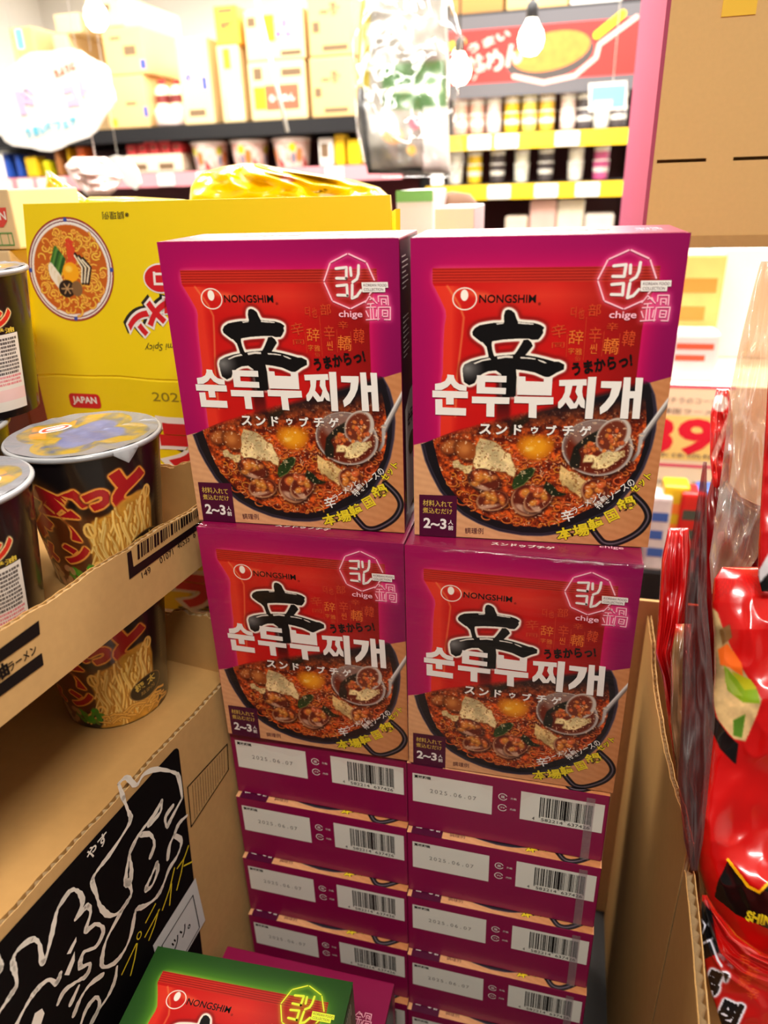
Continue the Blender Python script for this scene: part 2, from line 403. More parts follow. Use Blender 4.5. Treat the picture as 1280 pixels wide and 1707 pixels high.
# ================================================================ boxed noodle sets
BW, BH, BT = 170.0, 212.5, 75.5               # mm
ART = json.loads(r'''{"bag":[[14.3,18.9],[154.8,18.8],[155.0,27.8],[153.9,28.2],[151.7,35.5],[148.7,52.8],[148.3,59.8],[148.4,87.6],[149.0,91.5],[151.0,111.3],[20.1,143.9],[19.6,130.1],[20.1,109.9],[20.5,90.4],[21.2,87.7],[21.5,70.7],[22.2,55.9],[23.3,49.4],[22.9,45.4],[19.2,37.5],[14.3,28.2]],"seal":[[14.3,18.9],[154.8,18.8],[155.0,27.8],[14.3,28.2]],"divide":[[0.4,140.3],[20.9,134.5],[82.1,115.5],[97.6,111.4],[122.5,102.5],[152.1,93.4],[170.6,87.4]],"potout":[[5.8,139.5],[8.6,151.7],[12.8,162.2],[19.5,175.5],[27.2,185.1],[36.6,193.8],[48.5,200.4],[63.7,205.7],[80.4,208.1],[94.6,207.7],[104.7,205.5],[124.2,195.6],[136.3,189.3],[147.5,176.8],[154.9,165.0],[160.2,151.7],[163.4,136.9],[164.6,123.6],[163.7,110.7],[161.1,100.0],[156.8,91.7]],"potin":[[14.0,135.6],[16.0,144.2],[18.1,152.9],[21.9,164.3],[29.6,176.6],[38.1,185.2],[46.6,191.1],[60.0,196.6],[80.0,200.5],[94.1,200.2],[108.6,195.9],[121.7,187.3],[133.6,180.0],[144.9,168.8],[153.0,156.1],[156.8,145.1],[158.6,132.4],[158.1,118.4],[156.0,104.7],[153.0,94.1]],"handle":[[155.8,172.1],[162.7,178.7],[166.5,184.6],[167.3,190.8],[163.4,199.1],[156.2,205.7],[146.8,210.7],[139.4,210.6],[134.3,205.6],[130.1,200.0]],"Hs1":[[24.4,88.2],[28.9,88.6],[29.2,90.5],[30.3,92.8],[32.6,94.7],[37.7,95.8],[37.6,99.5],[32.7,99.2],[28.8,97.1],[26.8,94.5],[24.5,97.0],[20.6,99.1],[15.9,99.4],[15.9,94.9],[19.8,94.2],[22.9,92.7],[24.3,90.2]],"Hs2":[[14.1,99.6],[38.6,99.9],[38.7,104.6],[28.9,104.6],[29.0,109.3],[23.7,109.4],[23.6,104.5],[14.1,104.4]],"Hs3":[[16.1,105.8],[21.0,105.7],[21.1,111.5],[37.6,111.8],[37.6,117.1],[16.2,116.9]],"Hd1":[[44.6,88.4],[64.5,88.6],[64.5,93.0],[50.3,92.9],[50.2,96.5],[64.5,96.9],[64.4,101.2],[44.6,101.0]],"Hd2":[[41.5,103.3],[67.1,103.4],[67.0,108.0],[57.0,108.1],[57.2,117.5],[51.7,117.4],[51.6,108.0],[41.5,108.0]],"Hb1":[[72.0,88.7],[77.0,88.8],[77.2,91.9],[89.2,92.1],[89.2,88.8],[94.8,88.9],[94.9,101.5],[72.0,101.4]],"Hb2":[[70.3,102.6],[96.3,102.6],[96.5,107.5],[85.5,108.3],[85.9,117.6],[80.5,117.3],[80.2,107.2],[70.3,107.2]],"Hj1":[[99.3,90.8],[116.9,89.9],[117.3,94.1],[108.1,94.5],[107.4,99.3],[106.6,102.2],[108.7,104.7],[110.2,106.9],[111.4,104.8],[112.2,102.0],[110.3,98.6],[111.0,94.4],[114.8,94.2],[114.7,98.4],[115.5,101.9],[117.0,104.6],[117.3,109.9],[114.8,109.1],[113.2,106.7],[112.0,109.8],[107.9,110.5],[106.0,108.0],[104.6,106.0],[102.8,108.7],[101.0,110.4],[99.8,109.9],[99.6,106.0],[102.0,102.9],[103.5,98.9],[103.5,94.7],[99.5,94.8]],"Hj2":[[117.8,88.4],[123.1,88.2],[123.1,117.1],[118.0,117.2]],"Hg1":[[126.4,91.1],[139.4,91.0],[139.3,94.6],[138.2,100.5],[135.8,105.6],[132.2,110.8],[127.7,113.9],[127.0,109.1],[130.3,105.1],[132.6,101.2],[133.5,95.7],[126.5,95.5]],"Hg2":[[140.5,88.3],[144.8,88.2],[145.3,97.5],[148.4,97.4],[147.9,88.3],[152.6,88.4],[153.3,116.2],[148.5,116.2],[148.1,102.1],[145.5,102.3],[146.0,116.4],[140.8,116.4]],"br_top":[[61.9,45.7],[63.6,44.8],[65.8,45.4],[68.0,47.1],[69.0,49.9],[70.3,52.6],[74.8,53.1],[81.0,53.5],[84.9,54.6],[87.5,56.4],[86.6,58.0],[87.0,59.8],[85.3,62.7],[84.0,64.2],[80.3,64.4],[77.7,63.6],[72.6,63.6],[67.5,63.9],[61.2,64.4],[54.8,65.4],[50.0,66.7],[46.8,66.0],[43.5,63.6],[41.1,61.6],[40.8,59.4],[42.3,57.0],[45.6,55.0],[49.6,54.2],[54.3,53.5],[61.5,53.3],[61.1,48.8]],"br_l":[[47.6,66.0],[54.4,64.8],[53.7,67.0],[54.2,70.7],[55.4,74.8],[58.1,78.1],[52.1,79.1],[51.9,74.9],[50.5,69.2]],"br_r":[[77.4,64.1],[79.6,66.0],[80.8,68.4],[78.9,70.9],[77.1,73.4],[75.3,75.5],[71.4,78.5],[67.8,78.2],[68.2,75.3],[70.7,71.9],[73.2,67.4],[74.6,64.5]],"br_low":[[34.7,84.3],[35.9,81.3],[40.6,79.0],[47.1,77.1],[53.6,75.9],[60.0,74.9],[68.8,74.1],[76.0,74.4],[83.2,75.5],[89.6,77.0],[95.2,78.5],[93.7,78.7],[98.4,78.7],[101.9,80.5],[101.8,83.8],[97.4,85.9],[94.0,88.2],[91.4,89.6],[88.0,88.2],[83.1,86.1],[76.6,84.9],[70.5,84.2],[71.2,89.4],[71.1,103.2],[62.1,103.5],[61.0,87.7],[57.2,85.1],[51.9,85.8],[48.3,87.5],[44.7,90.3],[43.1,94.0],[39.4,95.7],[35.8,93.4],[35.1,89.1]],"br_stem":[[58.1,88.3],[66.7,88.8],[68.3,120.9],[58.3,121.4]],"bw0":[[57.6,75.8],[63.2,74.9],[68.1,75.0],[68.0,76.6],[63.3,76.4],[58.1,77.4]],"bw1":[[41.9,80.4],[47.2,78.0],[52.8,76.6],[53.7,77.8],[48.0,78.9],[43.1,80.9]],"bw2":[[72.9,75.8],[78.1,75.9],[83.1,76.7],[82.9,77.4],[77.7,76.9],[73.3,76.8]],"bw3":[[84.2,77.2],[88.1,78.2],[90.5,79.6],[89.0,79.8],[85.3,78.3]],"bw4":[[56.3,53.8],[61.1,53.4],[61.1,54.0],[56.8,54.6]],"bw5":[[70.5,52.9],[74.8,53.3],[80.6,53.9],[80.3,54.5],[74.8,54.3],[70.5,53.9]],"tofu1":[[48.1,132.9],[57.7,136.6],[69.1,145.4],[74.4,156.3],[72.3,161.8],[66.5,158.6],[55.3,158.5],[47.3,159.9],[43.9,154.8],[44.8,142.5]],"tofu2":[[104.2,151.4],[112.7,156.9],[122.1,162.3],[126.8,165.0],[123.7,170.4],[120.6,175.8],[113.9,171.1],[106.3,166.5],[103.9,158.5]],"crumb":[[26.8,152.3],[30.8,151.6],[35.0,154.0],[42.3,155.3],[44.8,158.7],[41.7,162.1],[37.5,160.6],[33.8,158.6],[29.3,155.7]],"crumb2":[[84.3,181.8],[90.0,182.4],[94.8,185.2],[93.2,189.6],[88.5,189.0],[84.7,188.2]],"crumb3":[[79.8,183.8],[83.7,181.6],[92.9,182.7],[93.2,187.3],[86.5,187.8],[79.3,188.9]],"leaf1":[[84.4,153.9],[87.2,155.0],[85.6,160.0],[79.7,167.5],[72.8,171.6],[71.4,169.0],[72.4,163.5],[77.6,157.0]],"leaf2":[[95.2,164.2],[100.0,167.0],[104.0,171.9],[110.5,173.5],[106.1,175.4],[99.7,175.3],[93.7,169.5]],"leaf3":[[70.2,120.8],[79.9,117.0],[81.6,119.0],[74.3,125.6],[68.4,131.7],[67.2,131.0]],"leaf4":[[112.4,138.0],[120.0,129.8],[129.7,124.0],[128.9,133.2],[119.6,135.6],[115.6,139.8],[117.9,145.5],[116.9,153.6],[111.5,152.9],[110.3,150.0]],"tofu3":[[118.9,148.9],[120.3,142.9],[128.2,143.6],[134.8,140.1],[146.7,138.9],[146.7,142.8],[143.3,146.4],[137.7,151.2],[130.1,153.9],[125.5,152.8],[126.1,149.0]],"ladlehandle":[[154.6,127.0],[157.3,125.4],[170.5,101.4],[170.4,106.1],[160.3,125.7],[157.7,131.5],[156.3,141.2],[152.8,147.3],[151.0,146.4],[154.4,139.4]],"badge":[[4.0,179.0],[32.1,178.7],[31.8,213.0],[3.8,213.1]],"e_egg":[[86.3,135.5],[100.3,134.7],[87.1,148.4]],"e_ladle":[[128.0,138.1],[151.8,136.6],[130.0,158.5]],"e_mus1":[[51.5,165.9],[63.6,165.0],[51.8,174.9]],"e_mus1b":[[57.8,181.4],[69.6,180.4],[58.1,189.7]],"e_mus2":[[83.6,179.8],[95.9,178.9],[84.4,192.6]],"e_mus3":[[90.6,178.1],[98.9,177.5],[91.4,190.9]],"e_mus4":[[38.0,142.9],[45.6,142.4],[38.2,153.4]],"e_mus5":[[26.6,140.9],[33.9,140.5],[26.7,147.1]],"e_mus6":[[129.2,171.0],[138.0,170.3],[130.2,181.3]],"e_meat":[[137.5,132.7],[145.9,132.2],[138.3,140.4]],"e_meat2":[[123.4,138.8],[129.9,138.4],[123.8,142.7]],"e_clamr":[[137.9,128.8],[148.4,128.2],[139.4,142.2]],"e_ring":[[35.4,38.1],[43.5,38.0],[35.5,45.4]],"e_ringdot":[[35.2,35.8],[37.7,35.8],[35.3,39.4]],"n_oct":[[[135.1,9.4],[124.1,14.4]],[[136.5,9.4],[147.4,14.3]],[[148.4,15.3],[153.1,26.0]],[[123.3,15.1],[118.5,26.2]],[[118.6,27.6],[123.2,38.9]],[[123.9,39.7],[135.2,44.4]],[[136.4,44.4],[146.5,39.6]],[[149.5,35.2],[150.8,33.7]]],"n_kor":[[[127.2,18.5],[134.4,17.8],[134.0,24.8]],[[127.2,24.7],[134.0,24.8]],[[137.1,18.1],[137.4,23.0]],[[142.8,16.7],[142.4,22.1],[141.2,25.3],[138.2,27.2]],[[127.1,29.6],[134.1,29.0],[134.2,36.0]],[[127.3,35.6],[134.2,35.8]],[[137.9,29.0],[137.3,37.7],[140.7,36.4],[143.7,32.6]]],"n_nabe":[[[146.3,40.6],[149.3,36.3],[154.4,41.0]],[[147.8,41.5],[152.1,41.1]],[[149.6,38.5],[152.0,37.7],[153.2,39.9]],[[147.0,43.8],[153.5,43.5]],[[150.0,41.8],[149.9,43.7]],[[146.6,46.0],[148.2,49.8]],[[154.1,45.3],[153.6,49.7]],[[149.7,44.5],[149.8,51.3]],[[151.5,44.4],[151.8,51.2]],[[146.6,51.9],[155.6,51.3]],[[155.5,39.9],[155.4,36.2],[161.9,36.2],[162.2,42.1]],[[157.6,42.0],[157.4,38.3],[160.6,38.4],[160.7,41.7]],[[158.8,40.3],[159.8,40.5]],[[155.3,43.6],[154.8,52.0]],[[156.0,43.6],[163.5,43.5],[163.2,51.8],[159.2,51.7]],[[157.9,49.6],[158.0,45.5],[161.6,45.7],[161.4,49.6],[157.9,49.6]],[[159.1,47.7],[160.5,47.7]]],"kfc":[[144.3,27.4],[162.2,27.3],[162.4,30.9],[160.3,30.9],[160.3,33.7],[144.7,33.8]],"t_nong":[63.0,38.0,36.3,5.1,0.2],"t_chige":[135.7,48.7,16.6,5.7,0.3],"t_kf1":[153.6,29.2,15.8,1.7,0.4],"t_kf2":[152.4,32.0,13.3,1.8,0.0],"t_uma":[125.7,80.0,38.1,9.0,-10.9],"t_kata":[85.2,126.2,75.5,10.8,-1.2],"t_b1":[17.6,185.6,22.0,5.1,1.3],"t_b2":[17.6,191.6,22.2,4.7,0.3],"t_b3":[15.7,202.1,17.4,8.7,0.7],"t_b4":[27.6,200.5,3.8,3.8,3.0],"t_b5":[27.6,205.1,3.9,3.9,0.0],"t_rei":[45.2,206.5,13.7,4.8,-1.7],"t_r1":[112.0,190.2,9.0,9.5,-18.8],"t_r2":[124.9,179.4,24.3,4.7,-37.2],"t_r3":[142.7,171.6,31.6,6.3,-42.3],"t_y1":[116.5,203.1,23.7,10.3,-17.2],"t_y2":[132.0,195.5,10.4,10.1,-22.6],"t_y3":[142.6,188.2,11.7,10.6,-31.4],"t_y4":[151.4,178.6,12.4,10.3,-23.9],"t_y5":[159.7,162.2,17.3,5.9,-53.0],"kokubox":[[136.2,188.2],[144.0,181.3],[148.3,187.7],[140.5,194.2],[136.2,188.2]],"t_k_辛0":[96.8,58.4,9.3,8.7,-10.6],"t_k_辞":[108.0,62.4,9.3,9.1,1.2],"t_k_辛":[119.8,60.8,7.7,9.9,-0.7],"t_k_轎":[130.4,68.0,9.8,10.4,3.5],"t_k_韓":[140.8,63.0,7.8,10.2,4.4],"t_k_部":[118.2,45.2,7.7,7.6,-0.7],"t_k_同":[97.0,67.6,8.1,3.6,-1.4],"t_k_字":[105.6,71.4,3.8,4.1,-1.5],"t_k_雅":[110.3,71.8,4.4,4.4,-1.3],"t_k_씬":[119.5,69.8,4.4,6.4,-1.3],"t_k_俗":[110.2,76.2,3.9,3.2,-1.5],"t_k_辛1":[130.0,55.6,7.1,5.4,2.4],"t_k_더":[105.2,46.6,3.4,6.9,0.0],"t_k_也":[110.1,47.3,3.8,6.9,0.0],"klines":[[[102.3,60.7],[102.7,75.2]],[[113.5,49.6],[113.7,77.3]],[[125.3,58.7],[125.0,74.5]],[[135.1,60.0],[135.4,72.7]]]}''')
m_mag = mat('magenta_card', (136, 8, 66), 0.38, coat=0.2, spec=0.4, var=0.06, scale=9)
m_magdark = mat('plum_card', (44, 4, 30), 0.4, coat=0.2, var=0.06, scale=9)
m_grn = mat('green_card', (38, 88, 30), 0.42, coat=0.25, var=0.08, scale=9)
m_ink_w = mat('ink_white', (238, 230, 222), 0.4, coat=0.05, spec=0.3)
m_ink_k = mat('ink_black', (14, 10, 10), 0.4, coat=0.05, spec=0.3)
m_ink_y = mat('ink_yellow', (232, 206, 40), 0.4, coat=0.05, spec=0.3)
m_ink_pink = mat('ink_neon_pink', (255, 190, 205), 0.4, coat=0.05, spec=0.3)
m_ink_lime = mat('ink_neon_lime', (226, 240, 60), 0.4, coat=0.05, spec=0.3)
m_ink_plum = mat('ink_plum', (74, 8, 44), 0.4, coat=0.05, spec=0.3)
m_ink_gold = mat('ink_gold', (206, 168, 76), 0.4, coat=0.05, spec=0.3)
m_ink_or = mat('ink_orange', (226, 112, 44), 0.4, coat=0.05, spec=0.3)
m_ink_or2 = mat('ink_ember', (206, 70, 34), 0.4, coat=0.05, spec=0.3)
m_ink_y2 = mat('ink_pale_gold', (236, 196, 120), 0.4, coat=0.05, spec=0.3)
m_ink_g = mat('ink_grey', (120, 112, 106), 0.5)
m_paper = mat('label_white', (226, 220, 208), 0.5, var=0.02, scale=20)
m_pr = print_mat('printed_card', 0.42, 0.03, 0, 0.28)

def box_print(kind):
    """the printed picture on the front of the box"""
    A = ART; P = Ink(BW, BH, 0.3, (0, 0, 0)); X, Y = P.X, P.Y
    rs = np.random.RandomState(3)
    n1 = noise2(P.ny, P.nx, 8, 1); n2 = noise2(P.ny, P.nx, 40, 2); n3 = noise2(P.ny, P.nx, 110, 4)
    bag = P.poly(A['bag'])
    glow = np.clip(blur(bag, 26) * 1.5 + blur(bag, 60) * 0.5, 0, 1); near = blur(bag, 9)
    if kind == 'magenta':
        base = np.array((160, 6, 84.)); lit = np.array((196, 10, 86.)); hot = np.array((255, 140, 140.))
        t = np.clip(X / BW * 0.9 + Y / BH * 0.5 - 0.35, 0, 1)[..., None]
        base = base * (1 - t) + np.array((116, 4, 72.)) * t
    else:
        base = np.array((30, 70, 24.)); lit = np.array((84, 140, 34.)); hot = np.array((214, 236, 90.))
        base = np.ones((P.ny, P.nx, 1)) * base
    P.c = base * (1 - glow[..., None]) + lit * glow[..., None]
    left = np.clip(1.3 - X / 90, 0.15, 1)
    P.put(np.clip(near * 1.25 - 0.15, 0, 1) * left, hot, 0.75)
    # noodle packet
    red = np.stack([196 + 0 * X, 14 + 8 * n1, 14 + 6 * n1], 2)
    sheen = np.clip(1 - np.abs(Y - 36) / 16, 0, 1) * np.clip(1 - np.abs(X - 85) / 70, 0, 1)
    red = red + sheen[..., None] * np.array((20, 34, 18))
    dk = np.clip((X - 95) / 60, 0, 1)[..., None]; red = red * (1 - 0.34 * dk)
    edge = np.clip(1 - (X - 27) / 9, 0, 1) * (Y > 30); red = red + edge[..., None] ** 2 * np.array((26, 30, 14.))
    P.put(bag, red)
    P.put(P.stroke([(24, 30), (32, 42), (35, 50), (34, 62), (31, 90), (30, 118)], 1.3, 1.2), (236, 130, 70), 0.7)
    seal = P.poly(A['seal']); st = 0.5 + 0.5 * np.cos((Y - 20.5) / 1.75 * 2 * math.pi)
    P.put(seal, np.stack([150 + 60 * st - 40 * np.clip(X / 150 - .4, 0, 1), 22 + 26 * st, 18 + 14 * st], 2))
    P.put(P.poly([(24, 31), (50, 34.5), (58, 40), (40, 36)], 4), (248, 120, 70), 0.6)
    # lower half: table, pot, stew
    dv = A['divide']; wood = P.poly(dv + [(171, 213), (-1, 213)])
    gr = noise2(P.ny, P.nx, 5, 9); rings = 0.5 + 0.5 * np.sin((Y * 0.9 - X * 0.25 + 9 * gr) * 1.3)
    rings = .45 * rings + .55 * noise2(P.ny, P.nx, 60, 31, 2)
    wcol = np.stack([210 + 16 * rings - 36 * np.clip(X / 170 - .35, 0, 1), 150 + 16 * rings - 50 * np.clip(X / 170 - .35, 0, 1), 104 + 14 * rings - 52 * np.clip(X / 170 - .35, 0, 1)], 2)
    P.put(wood, wcol)
    P.put(wood * (1 - 0), (120, 60, 30), 0.0)
    for w_, c_ in ((5.0, (22, 16, 20)), (1.2, (96, 84, 92))):
        P.put(P.stroke(smooth_line(A['handle']), w_, 0.6), c_)
    top = [(150, 88), (120, 96), (85, 112), (40, 124)]
    pot = P.poly([tuple(q) for q in smooth_line(A['potout'])] + top) * np.clip((Y - (139 - X * 0.31)) / 4 + 0.4, 0, 1)
    P.put(pot, (20, 14, 20))
    rim = P.stroke(A['potout'], 1.0, 0.8); P.put(rim, (78, 66, 84), 0.8)
    inn = A['potin']; mid = [((a[0] * .8 + b[0] * .2), (a[1] * .8 + b[1] * .2)) for a, b in zip(A['potout'], A['potin'])]
    P.put(P.stroke(mid, 0.7, 1.2), (96, 86, 108), 0.55)
    fade = np.clip((Y - (121 - 0.13 * X)) / 20, 0, 1)
    soup = P.poly([tuple(q) for q in smooth_line(inn)] + [(146, 92), (110, 104), (60, 118), (34, 128)])
    v = np.clip(0.55 * n2 + 0.45 * n3, 0, 1); v = np.clip((v - 0.5) * 3.6 + 0.5, 0, 1)
    scol = np.stack([84 + 146 * v, 18 + 74 * v, 6 + 22 * v], 2)
    P.put(soup * fade, scol)
    # red of the packet melting into the stew
    def inside(x, y): return soup[min(P.ny - 1, max(0, int(y / P.res))), min(P.nx - 1, max(0, int(x / P.res)))] > 0.5
    for k in range(340):                                   # noodles, minced meat, shiny drops
        x = rs.uniform(28, 152); y = rs.uniform(132, 200)
        if not inside(x, y) or y < 138 - 0.2 * x + 8: continue
        r = rs.uniform(1.2, 3.6); a0 = rs.uniform(0, 6.3); sp = rs.uniform(1.5, 5.2)
        pts = [(x + r * math.cos(a0 + t * sp) * (1 + .25 * t), y + r * 0.8 * math.sin(a0 + t * sp)) for t in np.linspace(0, 1, 9)]
        P.put(P.stroke([(p[0] + .35, p[1] + .45) for p in pts], 1.5, 0.8), (84, 20, 8), 0.6 * soup[0, 0] + 0.55)
        P.put(P.stroke(pts, 1.05, 0.5), (206 + rs.randint(30), 92 + rs.randint(44), 34 + rs.randint(20)), 0.8)
    def lump(pts, col, soft=1, speck=0.0, seed=0, rag=0.0):
        pts = [tuple(p) for p in pts]
        if rag:
            q = []
            for a, b in zip(pts, pts[1:] + pts[:1]):
                for t in (0, .33, .66): q.append((a[0] + (b[0] - a[0]) * t + rs.uniform(-rag, rag), a[1] + (b[1] - a[1]) * t + rs.uniform(-rag, rag)))
            pts = q
        M = P.poly(pts, soft); n = noise2(P.ny, P.nx, 120, 20 + seed, 3)[..., None]; sh = noise2(P.ny, P.nx, 14, 40 + seed, 3)[..., None]
        c = np.array(col, float) * (0.62 + 0.7 * sh) * (0.86 + 0.28 * n)
        P.put(P.poly([(p[0] + 1.0, p[1] + 1.3) for p in pts], 3), (60, 14, 6), 0.6); P.put(M, c)
        if speck:
            sp = np.clip((noise2(P.ny, P.nx, 150, 60 + seed, 2) - 0.66) * 14, 0, 1); P.put(M * sp, (120, 60, 24), speck)
        return M
    def ee(k):
        (x0, y0), (x1, y1), (x2, y2) = A['e_' + k]; return x0, y0, math.hypot(x1 - x0, y1 - y0), math.hypot(x2 - x0, y2 - y0)
    lump(A['leaf3'], (40, 26, 14), 2); 
    for k, col, rot in (('mus5', (150, 70, 30), -25), ('mus4', (150, 72, 26), -50)):
        x, y, a, b = ee(k); P.put(P.ell(x + .6, y + 1, a, b, rot, 2), (50, 16, 8), .8); P.put(P.ell(x, y, a * .92, b * .8, rot, 2), col); P.put(P.ell(x - 1, y - 1, a * .5, b * .35, rot, 4), (206, 124, 60), .8)
    lump(A['tofu1'], (238, 206, 146), 1, 0.55, 1, 1.0); lump(A['tofu2'], (232, 190, 120), 1, 0.5, 2, 1.0)
    lump(A['crumb'], (240, 206, 140), 1, 0.4, 3, 1.4); lump(A['crumb2'], (226, 168, 98), 1, 0.3, 4, 1.6); lump(A['crumb3'], (240, 200, 140), 1, 0.3, 5, 1.4)
    # clams in their shells
    for k, rot in (('mus1', 20), ('mus1b', -12), ('mus2', 25), ('mus3', 40), ('mus6', -35)):
        x, y, a, b = ee(k); P.put(P.ell(x + .8, y + 1.2, a * 1.05, b * 1.05, rot, 2.5), (40, 12, 8), .75)
        P.put(P.ell(x, y, a, b, rot, .8), (176, 120, 84) if k != 'mus1' else (64, 32, 24)); P.put(P.ell(x + .5, y - .7, a * .93, b * .9, rot, 1.2), (96, 30, 16)); P.put(P.ell(x - a * .2, y + b * .55, a * .6, b * .2, rot, 1.4), (214, 170, 140), .8)
        for q in range(12):
            xx = x + rs.uniform(-.6, .6) * a; yy = y + rs.uniform(-.6, .4) * b; P.put(P.ell(xx + .5, yy + .7, a * .24, b * .2, 0, 1.4), (70, 20, 10), .7)
            P.put(P.ell(xx, yy, a * .26, b * .22, rs.uniform(0, 180), 1.6), (206 + rs.randint(30), 96 + rs.randint(50), 50), .85)
            P.put(P.ell(xx - .6, yy - .7, .7, .4, 0, .6), (250, 210, 170), .7)
    lump(A['leaf1'], (38, 58, 22), 1); P.put(P.stroke(A['leaf1'][1:5], .7, .6), (120, 140, 70), .6); lump(A['leaf2'], (26, 34, 16), 1)
    (x, y, a, b) = ee('egg')
    eg = np.clip((Y - (y - 7)) / 9, 0, 1)
    for t in np.linspace(0, 1, 8): P.put(P.ell(x, y + 1 + 1.5 * t, a * .9 * (1 - .55 * t), (b - 1) * (1 - .55 * t), 0, 3) * eg, (196 + 44 * t, 104 + 56 * t, 10 + 16 * t), .85 if t == 0 else .5)
    P.put(P.ell(x - 4, y + 5, 3, 1.6, -20, 1.5), (250, 206, 110), .6)
    # ladle
    x, y, a, b = ee('ladle')
    P.put(P.poly(A['ladlehandle'], 1), (176, 166, 160)); P.put(P.stroke([A['ladlehandle'][1], A['ladlehandle'][2]], 1.2, 1), (228, 222, 216)); P.put(P.stroke(A['ladlehandle'][3:6], 1.2, 1), (90, 80, 78), .8)
    P.put(P.ell(x + 1, y + 1.5, a + .8, b + .8, 10, 3), (30, 10, 6), .7); P.put(P.ell(x, y, a, b, 8, .6), (172, 158, 150)); P.put(P.ell(x - .4, y - .5, a - 1.5, b - 1.3, 8, .8), (116, 84, 76))
    P.put(P.ell(x, y + 1, a - 3, b - 2.6, 8, 2), (104, 30, 12)); P.put(P.ell(x - 3, y - 9, a - 8, b - 10, 8, 4), (150, 128, 118), .7)
    lump(A['leaf4'], (30, 26, 18), 1)
    x, y, a, b = ee('clamr'); P.put(P.ell(x, y, a, b, 30, 1), (196, 180, 166)); P.put(P.ell(x - 1, y, a * .8, b * .85, 30, 1.5), (110, 44, 26))
    for k in ('meat', 'meat2'):
        x, y, a, b = ee(k)
        for q in range(26):
            xx = x + rs.normal() * a * .42; yy = y + rs.normal() * b * .5
            P.put(P.ell(xx + .3, yy + .4, 2.0, 1.6, rs.uniform(0, 180), 1), (90, 26, 12), .6); P.put(P.ell(xx, yy, 1.7, 1.3, rs.uniform(0, 180), .9), (196 + rs.randint(40), 92 + rs.randint(40), 50), .9)
    lump(A['tofu3'], (244, 214, 150), 1, .5, 6, .8)
    sp = np.clip((noise2(P.ny, P.nx, 130, 77, 2) - 0.72) * 12, 0, 1); P.put(sp * soup * fade, (255, 214, 170), .6)
    # big brush character with its white edge, dissolving downwards
    br = np.zeros_like(X)
    for k in ('br_top', 'br_l', 'br_r', 'br_low'): br = np.maximum(br, P.poly(A[k]))
    f2 = np.clip((112 - Y) / 16, 0, 1)
    P.put(P.grow(blur(br, 2), 2.6) * f2, (60, 8, 8), .35)
    P.put(P.grow(br, 1.35) * f2, (244, 232, 216)); P.put(P.poly(A['br_stem'], 3) * np.clip((132 - Y) / 26, 0, .8), (30, 6, 8), .85); P.put(br * np.clip((116 - Y) / 14, 0, 1), (12, 9, 10))
    grey = np.clip(1 - np.hypot((X - 38) / 12, (Y - 84) / 10), 0, 1); P.put(br * grey, (150, 146, 142), .8)
    for k in range(6): P.put(P.poly(A['bw%d' % k]), (236, 226, 212), .95)
    # round maker's mark
    x, y, a, b = ee('ring'); P.put(np.clip(P.ell(x, y, a, b, 0, .3) - P.ell(x, y, a - .8, b - .8, 0, .3), 0, 1), (244, 232, 216)); x, y, a, b = ee('ringdot'); P.put(P.ell(x, y, a, b, 0, .3), (248, 238, 224))
    # neon glow behind the badge
    nc = (255, 120, 160) if kind == 'magenta' else (190, 230, 40)
    g = np.zeros_like(X)
    for k in ('n_oct', 'n_kor', 'n_nabe'):
        for s_ in A[k]: g = np.maximum(g, P.stroke(s_, 2.4, 1.2))
    P.put(np.clip(blur(g, 5) * 1.3, 0, 1), nc, .55)
    return P

def front_map(x, y, lay=None):
    """mm on the standing front -> metres; layers lift towards the viewer"""
    off = 0.00015 if lay is None else 0.0003 + lay * 0.00016
    return x / 1000, -off + 0 * x, (BH - y) / 1000
def bottom_map(x, y, lay):                                # underside, read with the front lying upwards
    return x / 1000, y / 1000, -(0.0003 + lay * 0.00016) + 0 * x
def top_map(x, y, lay):                                   # top flap, read from the front
    return x / 1000, (BT - y) / 1000, (BH / 1000 + 0.0003 + lay * 0.00016) + 0 * x
def right_map(x, y, lay):
    return (BW / 1000 + 0.0003 + lay * 0.00016) + 0 * x, x / 1000, (BH - y) / 1000

